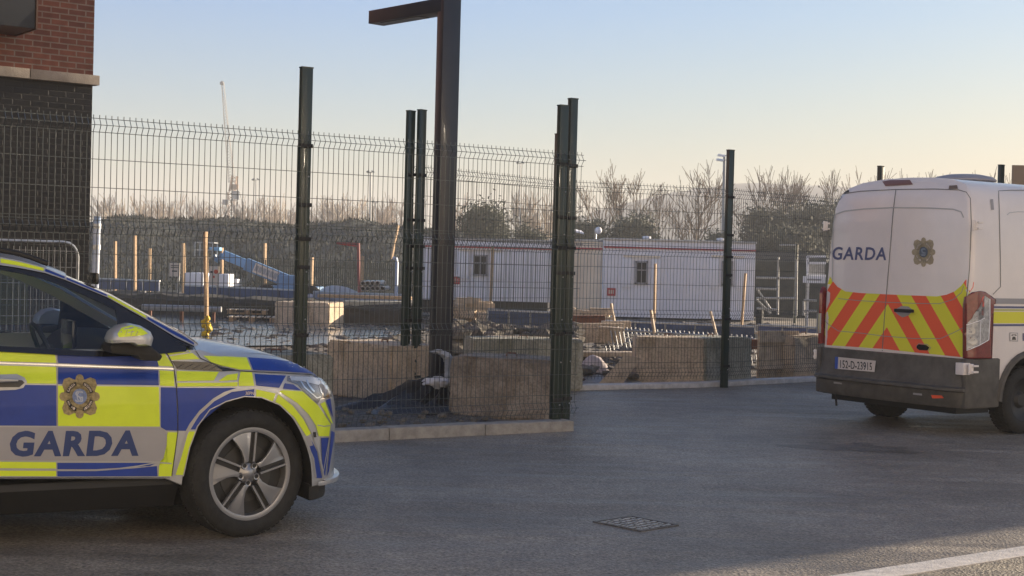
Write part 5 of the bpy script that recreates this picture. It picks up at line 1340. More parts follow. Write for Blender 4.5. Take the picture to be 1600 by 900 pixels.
line_decal([(272, 742), (281, 716), (291.6, 678), (310.6, 646.7), (333.8, 625.6), (361.3, 610.8), (397, 606.6), (433, 614), (459, 632), (475, 652), (488, 678), (498, 708), (505, 746)], 2.4, M['silver'], 'arch_edge')
line_decal([(286, 744), (296, 699), (308.5, 665.6), (327.5, 640), (353, 627.2), (382, 619.3), (407.7, 620.8), (437, 632.5), (458.5, 653.5), (475, 682.5), (489, 716), (493, 746)], 1.6, M['silver'], 'arch_edge')
line_decal([(484, 697), (480, 683)], 9, M['panelgrey'], 'sensor_base', .004); line_decal([(491.2, 683), (490, 675)], 4.5, M['black'], 'parking_sensor', .007)
line_decal([(502, 750), (516, 668), (520, 664)], 1.3, M['silver'], 'bumper_edge')
line_decal([(495, 664), (505, 666), (515, 665)], 1.5, M['silver'], 'bumper_edge')
cd_([(268, 564), (323, 565.8), (342, 573.5), (373, 579.5), (349, 580), (277, 577)], 'black', 'wing_vent', .004)
for i in range(5): line_decal([(275 + i * 13, 575.5 + i * .5), (288 + i * 13, 568 + i * .8)], 1.3, M['bumpergrey'], 'vent_rib', .006)
# headlight
HL = [(449, 587.5), (480, 588), (507, 592), (514, 602), (518, 614), (516.5, 620), (502, 622.5), (495.7, 631), (485, 621), (475, 612), (465, 601.5), (448, 595.5)]
hl = cd_(HL, 'lensdark', 'headlight', .004, 5)
def sub(o, par):
    o.parent = par; return o
sub(cd_([(452, 588.5), (478, 589), (503, 592.5), (511, 601), (500, 603), (488, 600), (470, 595.5), (454, 595)], 'lens', 'reflector', .006, 5), hl)
sub(cd_([(497, 602), (510, 603), (516, 615), (505, 620), (500, 613)], 'lens', 'reflector', .006, 5), hl)
sub(line_decal([(469, 596), (474, 604), (484, 613), (494, 622), (500, 620)], 1.8, M['chrome'], 'light_bar', .007, step=5), hl)
sub(line_decal([(478, 595), (482, 603), (490, 612)], 2.4, M['chrome'], 'light_bar', .007, step=5), hl)
sub(line_decal([(495.5, 632), (500, 623.5), (517, 620.5), (514, 603), (508, 592.5)], 1.2, M['chrome'], 'rim', .006, step=5), hl)
# crest on the door
def crest(px, py, rx, ry, cast, par, bv, off, mats, name='crest', txt=True, tilt=0.):
    def mp(pts): return [(px + x * rx, py - y * ry) for x, y in pts]
    def circ(cx, cy, r, n=20): return [(cx + r * math.cos(2 * math.pi * i / n), cy + r * math.sin(2 * math.pi * i / n)) for i in range(n)]
    st = []
    for k in range(16):
        a = math.pi / 8 * k + math.pi / 2
        if k % 4 == 0: rr_ = .78
        elif k % 4 == 2: rr_ = 1.10
        else: rr_ = .80
        st.append((rr_ * math.cos(a), rr_ * math.sin(a)))
    st2 = []
    for k in range(4):
        a = math.pi / 4 + k * math.pi / 2; t = Vector((math.cos(a), math.sin(a))); n = Vector((-t.y, t.x))
        for (r, w_) in ((.55, -.42), (.98, -.24), (1.10, 0), (.98, .24), (.55, .42)): q_ = t * r + n * w_; st2.append((q_.x, q_.y))
    base = decal(name, outline_mesh([mp(circ(0, 0, .80, 32)), mp([(x * 1, y * 1) for x, y in st2])], 6), cast, mats[0], par, off, bv)
    lob = outline_mesh([mp(circ(.0, .80, .20)), mp(circ(.0, -.80, .20)), mp(circ(.80, 0, .20)), mp(circ(-.80, 0, .20))], 6)
    if par is None: return base
    def child(nm, bm, m, o_): 
        q_ = decal(nm, bm, cast, m, par, o_, bv); q_.parent = base; return q_
    child('crest_lobes', lob, mats[0], off + .0012)
    def arc(a0, a1, r0, r1, n=9): return [(r0 * math.cos(R_(a0 + (a1 - a0) * i / n)), r0 * math.sin(R_(a0 + (a1 - a0) * i / n))) for i in range(n + 1)] + [(r1 * math.cos(R_(a1 + (a0 - a1) * i / n)), r1 * math.sin(R_(a1 + (a0 - a1) * i / n))) for i in range(n + 1)]
    child('crest_ring', outline_mesh([mp(arc(a - 29, a + 29, .53, .70)) for a in (45, 135, 225, 315)], 6), mats[1], off + .0016)
    child('crest_disc', outline_mesh([mp(circ(0, 0, .36, 28))], 6), mats[2], off + .002)
    if txt:
        for word, a0, a1, flip in (('GARDA', 160, 112, 0), ('SÍOCHÁNA', 70, 20, 0), ('NA H-', 200, 248, 1), ('ÉIREANN', 290, 340, 1)):
            n = len(word)
            for i, ch in enumerate(word):
                if ch == ' ': continue
                a = R_(a0 + (a1 - a0) * (i + .5) / n); wv = .62 * abs(R_(a1 - a0)) / n * .42
                rd = Vector((math.cos(a), math.sin(a))); tn = Vector((math.sin(a), -math.cos(a)))
                if flip: rd, tn = -rd, -tn
                c = Vector((math.cos(a), math.sin(a))) * .615
                bm = text_bm(ch, 1, .01, xform=lambda u, v: ((px + (c.x + tn.x * (u - .5) * 2 * wv + rd.x * (v - .5) * .115) * rx), (py - (c.y + tn.y * (u - .5) * 2 * wv + rd.y * (v - .5) * .115) * ry)))
                child('crest_letter', bm, mats[3], off + .0024)
        for ch, u0 in (('S', -.05), ('G', .02)):
            bm = text_bm(ch, 1, .0, xform=lambda u, v: (px + (u0 - .17 + .32 * u) * rx, py - (-.26 + .52 * v) * ry)); child('crest_monogram', bm, mats[4], off + .0026)
    return base
crest(124, 619.5, 31.5, 34, pxcast, car, CB, .006, [M['bronze'], M['dark'], M['crestblue'], M['sign'], mat('crest_pale', (.42, .46, .55), .5)])
# ---- small fleet letters above the arch
bm = text_bm('3EPN', 1, .01, .1, xform=lambda u, v: (383 + 13.5 * u, 616.8 - 5 * v + .2 * u)); decal('small_lettering', bm, pxcast, M['sign'], car, .0055, CB)
# ---- door handle
hd = cd_([(-25, 585), (0, 585.8), (26, 585), (38, 590.5), (42, 597), (36, 606), (24, 609), (0, 610), (-25, 609.5)], 'silver', 'door_handle', .006)
sub(cd_([(-25, 598), (20, 598), (22, 594), (34, 595), (38, 598), (30, 605), (-25, 605)], 'bumpergrey', 'handle_recess', .008), hd)
a, b = cl_plane(-30, 594, -.962), cl_plane(28, 594, -.955)
hb_ = MB(); hb_.tube([a, a.lerp(b, .5) + Vector((0, -.006, .002)), b], [.014, .014, .009], 8); sub(hb_.build('handle_bar', M['silver'], car, smooth=True), hd)
# ---- door mirrors
def mirror():
    out = [(168, 530), (173, 518.5), (185, 508.5), (202, 504.8), (219.5, 508.5), (234, 517), (239, 527.5), (235.5, 541), (214, 541.8), (202, 536), (170, 536)]
    vs = [cl_plane(x, y, -1.12) for x, y in out]
    for sy in (-1, 1):
        mb = MB(); c = sum(vs, Vector()) / len(vs)
        lay = [(-.98, .86), (-1.02, .97), (-1.10, 1.0), (-1.16, .94), (-1.20, .80), (-1.215, .55)]
        allv = []
        for y, k in lay: allv += [Vector((c.x + (p.x - c.x) * k, y * (1 if sy < 0 else -1), c.z + (p.z - c.z) * k - (1 - k) * .02)) for p in vs]
        n = len(vs); fs = [(i * n + j, i * n + (j + 1) % n, (i + 1) * n + (j + 1) % n, (i + 1) * n + j) for i in range(len(lay) - 1) for j in range(n)] + [tuple(range(n)), tuple(range((len(lay) - 1) * n, len(lay) * n))[::-1]]
        mb.add(allv, fs); mo = mb.build('door_mirror', M['silver'], car, smooth=True, angle=45)
        ft = [(165, 543), (168, 554), (207, 557), (216, 565), (243, 565.5), (247.5, 558), (229, 543), (214, 543), (200, 538), (170, 538)]
        fv = [cl_plane(x, y, -1.0) for x, y in ft]
        fm = MB(); fm.prism([Vector((p.x, (-1.10) * (1 if sy < 0 else -1), p.z + .012)) for p in fv], (0, .22 * (1 if sy < 0 else -1) * 1, 0)); fm.build('mirror_foot', M['plastic'], mo, bevel=.01)
        if sy < 0:
            mv = bvh_of([mo])
            def md_(poly, m, nm, off=.002): q_ = decal(nm, outline_mesh([poly], 6), pxcast, m, car, off, mv); q_.parent = mo
            md_([(184, 522), (190, 513), (205, 508.5), (221, 513.5), (231, 521.5), (222, 524), (186, 527)], M['yellow'], 'marking_patch', .003)
            md_([(171, 531.5), (205, 531), (226, 530.5), (224, 535), (203, 534.5), (172, 534)], M['lens'], 'indicator', .003)
            for i in range(3):
                q_ = line_decal([(196 + i * 8, 524), (199 + i * 8, 516 + i)], .7, M['panelgrey'], 'rib', .0045, mv); q_.parent = mo
mirror()
# ---- wheels
def wheel(x, y, steer, side):
    root = empty('wheel'); root.parent = car; root.location = (x, y, .371); root.rotation_euler = (0, 0, steer + (0 if side < 0 else math.pi))
    t = MB(); t.lathe([(.262, -.095), (.275, -.112), (.31, -.120), (.345, -.112), (.362, -.095), (.371, -.06), (.371, .06), (.362, .095), (.345, .112), (.30, .117), (.262, .1), (.255, 0)], 'y', 72)
    k = 64
    for i in range(k):
        a = 2 * math.pi * i / k; c = Vector((.3665 * math.cos(a), 0, .3665 * math.sin(a))); rt = Matrix.Rotation(-a, 3, 'Y')
        for yy in (-.075, -.03, .03, .075): t.box(c + Vector((0, yy, 0)), (.008, .03, .022), rot=rt)
    t.build('tyre', M['rubber'], root, smooth=True, angle=50)
    r = MB(); r.lathe([(.240, -.030), (.240, -.090), (.243, -.100), (.270, -.106), (.275, -.104), (.277, -.098), (.262, -.03)], 'y', 72)
    r.lathe([(.001, -.090), (.026, -.090), (.034, -.084), (.058, -.075), (.062, -.05)], 'y', 32)
    def P2(rr, an, off=0.):
        c, s = math.cos(an), math.sin(an); return (rr * c - off * s, rr * s + off * c)
    bl_ = MB()
    for i in range(5):
        ph = R_(86 + 72 * i)
        def poly(pts, y0, y1, dst, tw=0):
            vs = [Vector((px_, y0 + tw * (j in (2, 3, 4)), pz)) for j, (px_, pz) in enumerate(pts)]; dst.prism(vs, (0, y1 - y0, 0))
        poly([P2(.070, ph, .014), P2(.252, ph, .014)] + [P2(.252, ph + R_(a_)) for a_ in (10, 18, 26, 34)] + [P2(.205, ph + R_(31)), P2(.15, ph + R_(27)), P2(.10, ph + R_(27)), P2(.072, ph + R_(36))], -.098, -.080, bl_, .018)
        poly([P2(.070, ph, -.014), P2(.070, ph, -.026), P2(.252, ph, -.027), P2(.252, ph, -.015)], -.098, -.078, r)
    bl_.build('rim_blades', M['alloy'], root, bevel=.0025)
    r.build('rim', M['alloy'], root, smooth=True, angle=40)
    d = MB(); d.lathe([(.02, -.045), (.252, -.045), (.252, -.03)], 'y', 48)
    for i in range(5):
        ph = R_(86 + 72 * i); pts = [P2(.085, ph, -.013), P2(.245, ph, -.013), P2(.245, ph, .013), P2(.085, ph, .013)]; d.prism([Vector((a_, -.082, b_)) for a_, b_ in pts], (0, .01, 0))
        pb = P2(.055, R_(50 + 72 * i)); d.lathe([(.001, -.087), (.0125, -.087), (.0125, -.07)], 'y', 14, (pb[0], 0, pb[1]))
    d.build('rim_recess', M['alloyd'], root)
    b_ = MB(); b_.lathe([(.05, -.05), (.17, -.05), (.17, -.046)], 'y', 40); b_.build('brake_disc', mat('brake_iron', (.07, .068, .065), .45, metal=.6), root)
    e_ = MB()
    for i in range(5):
        pb = P2(.055, R_(50 + 72 * i)); e_.lathe([(.0125, -.088), (.019, -.090), (.0215, -.084)], 'y', 16, (pb[0], 0, pb[1]))
    e_.lathe([(.001, -.0935), (.020, -.0935), (.026, -.09)], 'y', 20); e_.build('hub_cap', M['alloy'], root, smooth=True)
wheel(-.018, -.805, R_(13), -1); wheel(-.018, .805, R_(13), 1); wheel(-2.765, -.805, 0, -1); wheel(-2.765, .805, 0, 1)
# ================================================================ POLICE VAN
PS = R_(56); VF = Vector((math.sin(PS), math.cos(PS), 0)); VR = Vector((math.cos(PS), -math.sin(PS), 0))
wl = G(1397, 652); VO = wl - VF * .98 + VR * .77
van = empty('police_van', VO, math.atan2(VF.y, VF.x), 'white high-roofed van seen from behind with red and yellow chevrons and GARDA', 'van')
VI = van.matrix_world.inverted()           # van coordinates: x forward, y left, z up
def vbody():
    prof = [(0, .36), (.80, .36), (.985, .42), (1.0, .60), (1.0, 1.35), (.985, 1.75), (.955, 2.15), (.925, 2.34), (.88, 2.47), (.79, 2.56), (.62, 2.61), (.35, 2.64), (0, 2.65)]
    st = [(0.0, .955, 0), (.012, .975, 0), (.04, .992, 0), (.09, 1.0, 0), (.6, 1.0, 0), (1.6, 1.0, 0), (2.8, 1.0, 0), (3.8, 1.0, 0), (4.2, .995, -.03), (4.6, .985, -.38), (4.95, .97, -.95), (5.2, .95, -1.30), (5.5, .90, -1.42), (5.7, .78, -1.62), (5.76, .6, -1.8)]
    mb = MB(); rows = []
    for (s, k, dz) in st:
        h = []
        for (w_, z) in prof:
            zz = z if z < 1.0 else min(z, 1.0 + (z - 1.0) * (1.65 + dz) / 1.65)
            tilt = max(0, (z - 1.0)) * .035 if s < .2 else 0      # the rear leans forward a little towards the roof
            rs = s + tilt + (.10 * max(0, (z - 2.45)) / .2 if s < .2 else 0) + (.03 * (abs(w_)) ** 2 if s < .05 else 0)
            h.append((rs, w_ * k, zz - (.05 * max(0, 1 - s / .04) if z > 2.45 and s < .05 else 0)))
        rows.append([Vector((a, -b, c)) for a, b, c in h] + [Vector((a, b, c)) for a, b, c in h[::-1][1:-1]])
    n = len(rows[0]); vs = [p for r in rows for p in r]
    fs = [(i * n + j, (i + 1) * n + j, (i + 1) * n + (j + 1) % n, i * n + (j + 1) % n) for i in range(len(rows) - 1) for j in range(n)]
    # rear face as strips between left and right
    m_ = len(prof)
    for j in range(m_ - 1):
        a, b = j, j + 1; c = (n - b) % n; d = (n - a) % n
        if j == 0: fs.append((a, b, c)) 
        elif j == m_ - 2: fs.append((a, b, d))
        else: fs.append((a, b, c, d))
    fs.append(tuple(range((len(rows) - 1) * n, len(rows) * n))[::-1])
    mb.add(vs, fs); o = mb.build('body', [M['white'], M['plastic']], van, smooth=True, angle=38)
    cut = MB()
    for sx in (.98, 4.75):
        for sy in (-1, 1):
            ring = [(sx + .45 * math.cos(2 * math.pi * i / 40), .36 + .45 * math.sin(2 * math.pi * i / 40)) for i in range(40)]
            cut.prism([Vector((a, sy * .55, b)) for a, b in ring], (0, sy * .6, 0), 1)
    co = cut.build('cut', [M['white'], M['plastic']], van)
    md = o.modifiers.new('b', 'BOOLEAN'); md.operation = 'DIFFERENCE'; md.object = co; md.solver = 'EXACT'
    dg = bpy.context.evaluated_depsgraph_get(); me = bpy.data.meshes.new_from_object(o.evaluated_get(dg)); o.modifiers.clear(); o.data = me
    bpy.data.objects.remove(co)
    for p in me.polygons: p.use_smooth = True
    me.set_sharp_from_angle(angle=R_(38)); return o
vb = vbody(); VB = bvh_of([vb])
def vrear(y, z):  # y to the right, z up, metres on the rear
    return VO + VR * y - VF * 1.0 + Vector((0, 0, z)), VF
def vside(x, z): return VO + VF * x + VR * 2 + Vector((0, 0, z)), -VR
def vpx(poly, m, name, off=.003, step=8, par=None):
    if not isinstance(poly[0][0], (tuple, list)): poly = [poly]
    q_ = decal(name, outline_mesh(poly, step), pxcast, M[m] if isinstance(m, str) else m, van, off, VB)
    if par: q_.parent = par
    return q_
def vline(pts, w_, m, name, off=.004, par=None): return line_decal(pts, w_, M[m] if isinstance(m, str) else m, name, off, VB, van if not par else par)
seam = mat('panel_seam', (.20, .19, .18), .6); soft = mat('panel_crease', (.52, .52, .52), .4)  # second tone paints the shade of pressed creases
# chevron board, cut from one outline into stripes
zoom = lambda pts: [(1240 + a / 3.461, 420 + b / 3.461) for a, b in pts]
OUT = zoom([(180, 40), (196, 66), (222, 97), (265, 122), (350, 131), (430, 135), (490, 138), (600, 143), (760, 149), (812, 140), (855, 122), (890, 92), (915, 58), (942, 72), (941, 100), (932, 130), (928, 150), (924, 300), (919, 480), (700, 458), (475, 434), (300, 421), (155, 413), (156, 250), (158, 120)])
def rear_yz(px, py):
    p = VI @ PL(px, py, VO, VF); return (-p.y, p.z)
RP2 = [rear_yz(*p) for p in OUT]
sy0 = rear_yz(1381, 540)[0]; sy1 = rear_yz(1384, 460)[0]; SY = (sy0 + sy1) / 2
za = rear_yz(1240 + 485 / 3.461, 420 + 315 / 3.461)[1]; zb_ = rear_yz(1240 + 492 / 3.461, 420 + 190 / 3.461)[1]; PER = zb_ - za; KK = PER / .195
print('chev', SY, za, zb_, RP2[:3])
def clip(bm, co, no):
    g = bm.verts[:] + bm.edges[:] + bm.faces[:]
    bmesh.ops.bisect_plane(bm, geom=g, plane_co=co, plane_no=no, clear_outer=True, dist=1e-6)
cb = empty('chevron_board', (0, 0, 0)); cb.parent = van; cb.matrix_world = van.matrix_world.copy()
for k in range(-3, 8):
    for sg in (-1, 1):
        lo_, hi_ = za + k * PER, za + (k + 1) * PER          # value z + KK|y - SY|
        bm = outline_mesh([RP2], 0)
        clip(bm, Vector((SY, 0, 0)), Vector((-sg, 0, 0)))
        nn = Vector((KK * sg, 1, 0)).normalized()
        if bm.faces: clip(bm, Vector((SY, hi_, 0)), nn)
        if bm.faces: clip(bm, Vector((SY, lo_, 0)), -nn)
        if not bm.faces: bm.free(); continue
        refine(bm, .1)
        q_ = decal('chevron_stripe', bm, vrear, M['vyellow'] if k % 2 == 0 else M['vred'], van, .003, VB); q_.parent = cb
cb.matrix_world = van.matrix_world.copy(); cb.matrix_parent_inverse = Matrix.Identity(4); cb.location = (0, 0, 0); cb.rotation_euler = (0, 0, 0)
# door seams; creases drawn in as flat grey lines of shade
vline([(1400, 297), (1396, 330), (1392, 380), (1387, 440), (1382, 500), (1379, 548)], 1.2, seam, 'door_seam')
vline([(1294, 420), (1290, 360), (1295, 330), (1303, 311), (1318, 303), (1345, 299), (1398, 296.3), (1460, 295.5), (1498, 297), (1510, 300.5), (1516, 310), (1517.5, 350), (1515, 420), (1510, 470), (1506, 556)], 1.3, seam, 'door_seam')
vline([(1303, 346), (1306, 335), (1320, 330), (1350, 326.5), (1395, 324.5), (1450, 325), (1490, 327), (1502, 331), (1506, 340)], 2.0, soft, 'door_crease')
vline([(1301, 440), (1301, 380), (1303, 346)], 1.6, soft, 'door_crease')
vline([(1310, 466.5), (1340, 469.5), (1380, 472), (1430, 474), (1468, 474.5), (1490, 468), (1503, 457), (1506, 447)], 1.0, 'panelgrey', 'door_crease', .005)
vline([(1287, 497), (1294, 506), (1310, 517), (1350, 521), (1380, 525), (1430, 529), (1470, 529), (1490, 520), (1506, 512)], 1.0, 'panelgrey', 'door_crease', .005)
vline([(1284, 539.5), (1330, 543), (1380, 546), (1440, 553), (1505, 559.5)], 1.8, 'white', 'lower_edge', .006)
# lettering and crest
bm = text_bm('GARDA', 1, .022, .14, 1.12, xform=lambda u, v: (1301 + 84 * u, 406 - 20.5 * v + .9 * u)); decal('lettering', refine(bm, 8), pxcast, M['navy2'], van, .004, VB)
gold = mat('pale_crest', (.42, .36, .24), .5, var=.15, vscale=60)
crest(1443.5, 394, 18.5, 23, pxcast, van, VB, .004, [gold, mat('crest_ring_pale', (.30, .27, .20), .5), mat('crest_dark_disc', (.10, .13, .17), .5), M['sign'], mat('crest_pale2', (.25, .3, .36), .5)], txt=True)
# handle, lock, roof lamps
hd2 = vpx([(1397, 485), (1409, 478), (1420, 479), (1428, 485), (1420, 493), (1411, 496), (1404, 492)], 'panelgrey', 'door_handle', .006)
p0_, p1_ = VI @ (PL(1398, 485, VO - VF * .03, VF)), VI @ (PL(1427, 486, VO - VF * .03, VF)); mb = MB(); mb.box((p0_ + p1_) / 2, (.03, (p1_ - p0_).length, .035)); hb2 = mb.build('handle_bar', M['plastic'], van, bevel=.008); hb2.parent = hd2
vpx([(1433, 540.5), (1436, 538), (1448, 539), (1453, 543), (1450, 547.5), (1437, 547), (1433, 544)], 'black', 'number_lamp', .008)
vline([(1432, 542), (1436, 537), (1449, 538), (1455, 543), (1451, 549)], 1.0, 'panelgrey', 'lamp_surround', .007)
vpx([(1379, 284), (1384, 291), (1427, 288.5), (1422, 281.5), (1390, 282)], mat('brake_lamp_dull', (.22, .12, .11), .3), 'high_brake_lamp', .006)
vpx([(1316, 298.5), (1327, 297), (1327.5, 301), (1317, 302.5)], M['bumpergrey'], 'marker_lamp', .01); vpx([(1484, 290.5), (1496, 290), (1497.5, 295.5), (1483, 296)], mat('marker_amber_dull', (.20, .15, .11), .4), 'marker_lamp', .01)
# hinges
for (px, py, sg) in ((1289, 353, -1), (1523, 352, 1), (1274.5, 553, -1), (1516, 576.5, 1)):
    c = VI @ PL(px, py, VO - VF * .02, VF)
    mb = MB(); mb.box(c + Vector((.01, 0, 0)), (.04, .035, .10)); mb.box(c + Vector((.04, -sg * .02, .03)), (.07, .05, .02)); mb.box(c + Vector((.04, -sg * .02, -.03)), (.07, .05, .02)); mb.tube([c + Vector((-.015, 0, -.055)), c + Vector((-.015, 0, .055))], .010, 8)
    mb.build('hinge', M['white'], van, bevel=.006)
# side: rub strip, stripe, seams, rear marker, symbols
vline([(1640, 298), (1580, 297.5), (1560, 298.5), (1561, 330), (1562.5, 400), (1563, 448), (1551, 460)], 1.1, seam, 'panel_seam')
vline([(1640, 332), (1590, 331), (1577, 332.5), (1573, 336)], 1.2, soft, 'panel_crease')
vpx([(1547, 311.5), (1551, 311.5), (1552.5, 328), (1548, 328)], M['panelgrey'], 'side_vent', .006)
fr2 = [[(1577, 519.5), (1590, 520), (1590, 533.5), (1577, 533)]]; vpx(fr2, 'panelgrey', 'phone_symbol', .004, par=None); vpx([(1578, 520.7), (1589, 521), (1589, 532.3), (1578, 532)], 'white', 'symbol_ground', .0052)
vpx([[(1580, 531), (1581.5, 526), (1585.5, 526), (1587, 531)], [(1579.5, 524.5), (1580, 522.6), (1587, 522.6), (1587.7, 524.5), (1586, 524.8), (1585.5, 523.8), (1581.5, 523.8), (1581, 524.8)]], 'bumpergrey', 'phone_symbol', .0064)
bm = text_bm('112', 1, .02, xform=lambda u, v: (1597.5 + 21 * u, 532.5 - 12 * v)); decal('side_lettering', bm, pxcast, M['navy2'], van, .004, VB)
for sg in (1, -1):
    far = (lambda x, z, sg=sg: (VO + VF * x + VR * 3 * sg + Vector((0, 0, z)), -VR * sg))
    x0 = .245
    for z0, z1, mm, nm in ((1.155, 1.272, M['vyellow'], 'side_stripe'), (1.125, 1.146, M['navy2'], 'side_stripe'), (1.308, 1.328, M['navy2'], 'side_stripe'), (1.280, 1.300, mat('dull_yellow', (.55, .54, .22), .5), 'side_stripe'), (1.352, 1.408, M['panelgrey'], 'rub_strip')):
        decal(nm, outline_mesh([[(x0, z0), (4.2, z0), (4.2, z1), (x0, z1)]], .25), far, mm, van, .004, VB)
# dark lower side cladding
def cladding(sy):
    for s0, s1 in ((-.03, .50), (1.46, 4.28)):
        MB().box(((s0 + s1) / 2, sy * .992, .55), (s1 - s0, .06, .50)).build('side_cladding', M['bumpergrey'], van, bevel=.02)
cladding(1); cladding(-1)
ra = MB(); 
for sy in (-1, 1):
    for sx in (.98, 4.75):
        pts = []
        for i in range(17):
            a = math.pi * i / 16; pts.append(Vector((sx + .48 * math.cos(a), sy * 1.012, .36 + .48 * math.sin(a))))
        o = MB().tube(pts, .035, 6).build('arch_trim', M['bumpergrey'], van, smooth=True)
# rear bumper
def bumper():
    mb = MB()
    yz = [(-1.01, .0), (-.97, -.05), (-.85, -.10), (-.4, -.135), (0, -.145), (.4, -.135), (.85, -.10), (.97, -.05), (1.01, .0)]
    def ringz(z, o): return [Vector((x - o, y * (1 + o * .1), z)) for y, x in yz] + [Vector((.30, 1.01, z)), Vector((.30, -1.01, z))]
    lay = [ringz(.30, -.03), ringz(.34, .0), ringz(.46, .015), ringz(.475, .055), ringz(.50, .055), ringz(.515, -.01), ringz(.60, -.035), ringz(.795, -.045)]
    n = len(lay[0]); vs = [p for r in lay for p in r]
    fs = [(i * n + j, (i + 1) * n + j, (i + 1) * n + (j + 1) % n, i * n + (j + 1) % n) for i in range(len(lay) - 1) for j in range(n)] + [tuple(range(n)), tuple(range((len(lay) - 1) * n, len(lay) * n))[::-1]]
    mb.add(vs, fs); return mb.build('rear_bumper', M['bumpergrey'], van, smooth=True, angle=30)
bp2 = bumper(); BB = bvh_of([bp2])
def bpx(poly, m, name, off=.004, par=None, bm=None, step=8):
    q_ = decal(name, bm if bm else outline_mesh([poly], step), pxcast, m, van, off, BB); q_.parent = par or bp2; return q_
MB().box((.3, 0, .30), (.5, 1.7, .14)).build('underframe', M['plastic'], van)
npl = bpx([(1307.5, 557.5), (1370, 563.8), (1367.8, 581.8), (1307, 576.6)], M['plate'], 'number_plate', .014)
npl.parent = van
q_ = bpx([(1306.5, 557.4), (1311.5, 557.9), (1310.5, 576.8), (1306, 576.5)], M['plateblue'], 'plate_band', .0155, npl)
q_.parent = npl
bm = text_bm('152-D-23915', 1, .012, 0, 1.05, xform=lambda u, v: (1314.5 + 49.5 * u - .6 * v * 0, 575.5 + 4.3 * u - 13.0 * v)); q_ = bpx(None, M['dark'], 'plate_lettering', .0155, npl, bm)
bpx([(1455, 617), (1472, 618), (1475, 622), (1457, 622.5)], M['vred'], 'reflector', .004)
bpx([(1303, 596), (1316, 598), (1316, 600.5), (1303, 599)], M['panelgrey'], 'bumper_slot', .004); bpx([(1427, 613.5), (1441, 615), (1441, 618), (1427, 616.5)], M['panelgrey'], 'bumper_slot', .004)
MB().box((-.03, -.98, .70), (.10, .10, .12)).build('bumper_bracket', M['white'], van, bevel=.006)
# tow hook strap hanging below
a = VI @ PL(1307, 605, VO, VF); b = VI @ PL(1307, 634, VO, VF); MB().tube([a + Vector((0, .06, .04)), a + Vector((0, .02, 0)), b], .012, 6).build('hanging_strap', M['plastic'], van)
# differential and axle
MB().ico((.98, -.05, .36), .2, 2, sc=(1, 1.3, .9)).build('differential', M['plastic'], van, smooth=True); MB().tube([(.98, -.9, .36), (.98, .9, .36)], .06, 8).build('axle', M['plastic'], van)
# tail lights
def tail():
    lamp = [(1508, 476), (1510, 464.5), (1517, 457), (1528, 454.5), (1535, 456), (1545, 463), (1551.5, 468), (1551, 475), (1548.5, 475.5), (1547, 520), (1545.5, 560), (1507, 560), (1507.5, 520)]
    t = vpx(lamp, 'redlens', 'tail_light', .022, 6)
    # give the lamp its thickness
    md = t.modifiers.new('s', 'SOLIDIFY'); md.thickness = .03; md.offset = 0
    vpx([(1511, 508), (1533, 498), (1534, 462), (1541, 467), (1540, 530), (1525, 539), (1511, 546)], 'greylens', 'clear_segment', .0392, 6, t)
    vpx([(1529.5, 465), (1533.2, 462), (1532.2, 494), (1528.5, 495)], mat('bright_red_lens', (.75, .06, .04), .25, coat=.6), 'brake_segment', .0392, 6, t)
    vline([(1511, 507.5), (1527, 500), (1533.5, 496.5)], 1.2, 'cabin', 'lens_edge', .041).parent = t
    vline([(1541.5, 467), (1541.5, 500), (1539.8, 531)], 1.4, 'cabin', 'lens_edge', .041).parent = t
    vline([(1539.5, 531), (1511, 547)], 1.3, 'cabin', 'lens_edge', .041).parent = t
    vline([(1527.5, 500), (1526, 538)], .9, 'cabin', 'lens_edge', .041).parent = t
    for (x, y) in ((1516, 517), (1517.5, 533)): vpx([(x + 5 * math.cos(i * .524), y + 5.5 * math.sin(i * .524)) for i in range(12)], mat('lamp_bowl', (.62, .60, .55), .2, coat=.8), 'lamp_bowl', .0405, 6, t)
    # near-side lamp on the left edge, mirrored position
    mb = MB(); 
    pts = [Vector((.0, .985, .83)), Vector((.0, .985, 1.40)), Vector((.06, 1.01, 1.47)), Vector((.16, 1.01, 1.40)), Vector((.16, 1.01, .83))]
    mb.prism(pts, (-.02, .03, 0)); mb.build('tail_light', M['redlens'], van, bevel=.01)
    MB().box((-.02, 1.005, 1.06), (.05, .03, .22)).build('clear_segment', M['lens'], van)
tail()
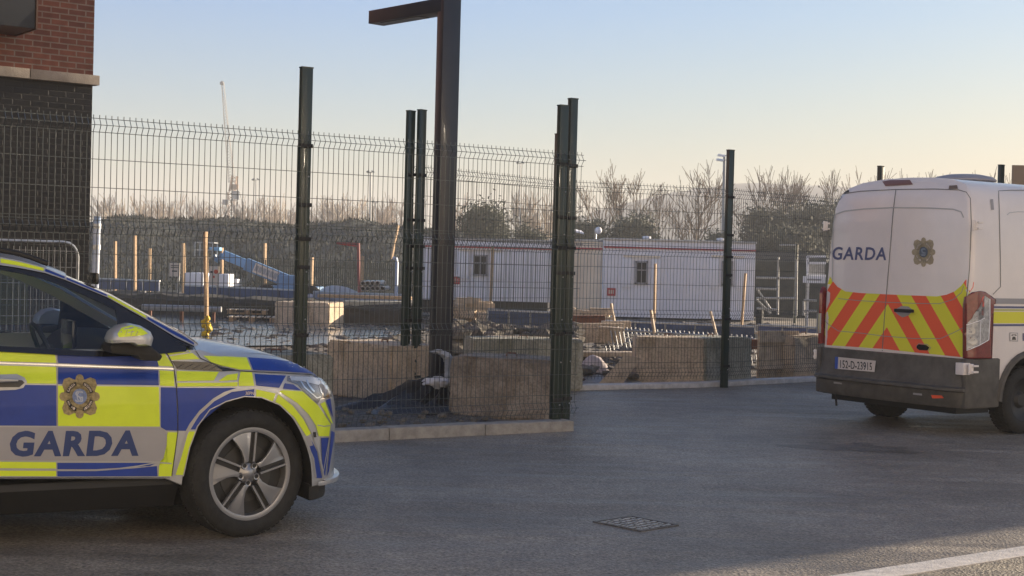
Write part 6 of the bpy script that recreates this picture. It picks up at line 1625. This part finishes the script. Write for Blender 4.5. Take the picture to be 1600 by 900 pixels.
# roof vent
c = VI @ PL(1507, 279, VO + VF * 1.3, VF)
rv = MB(); rv.lathe([(.001, .075), (.18, .07), (.30, .045), (.34, .015), (.34, .0), (.28, -.02), (.28, -.08)], 'z', 32, (c.x, c.y, 0)); o = rv.build('roof_vent', mat('vent_grey', (.36, .34, .36), .5), van, smooth=True); o.location.z = c.z - .03
# windows at the front of the van, door mirrors
gm = M['black']
q_ = decal('windscreen', outline_mesh([[(-.78, 1.45), (.78, 1.45), (.70, 2.15), (-.70, 2.15)]], .2), lambda y, z: (VO + VF * 8 + VR * y + Vector((0, 0, z)), -VF), gm, van, .01, VB)
for sg in (1, -1):
    decal('cab_window', outline_mesh([[(3.55, 1.40), (4.75, 1.40), (4.35, 1.98), (4.1, 2.08), (3.55, 2.08)]], .2), (lambda x, z, sg=sg: (VO + VF * x + VR * 3 * sg + Vector((0, 0, z)), -VR * sg)), gm, van, .01, VB)
    MB().box((4.55, -sg * 1.17, 1.55), (.12, .22, .34)).build('door_mirror', M['plastic'], van, bevel=.03)
def vwheel(x, y, side):
    root = empty('wheel'); root.parent = van; root.location = (x, y, .352); root.rotation_euler = (0, 0, 0 if side < 0 else math.pi)
    t = MB(); t.lathe([(.215, -.09), (.23, -.105), (.30, -.115), (.335, -.10), (.352, -.07), (.352, .07), (.335, .10), (.30, .115), (.21, .1), (.20, 0)], 'y', 56)
    for i in range(48):
        a = 2 * math.pi * i / 48; cc = Vector((.350 * math.cos(a), 0, .350 * math.sin(a))); rt = Matrix.Rotation(-a, 3, 'Y')
        for yy in (-.075, -.025, .025, .075): t.box(cc + Vector((0, yy, 0)), (.010, .034, .028), rot=rt)
    t.build('tyre', M['rubber'], root, smooth=True, angle=50)
    r = MB(); r.lathe([(.001, -.06), (.06, -.06), (.09, -.03), (.15, -.035), (.2, -.07), (.218, -.09), (.222, -.05)], 'y', 40); r.build('rim', M['alloyd'], root, smooth=True)
    MB().lathe([(.05, .06), (.2, .06), (.2, .0)], 'y', 30).build('hub', M['plastic'], root)
for x in (.98, 4.75):
    vwheel(x, -.87, -1); vwheel(x, .87, 1)
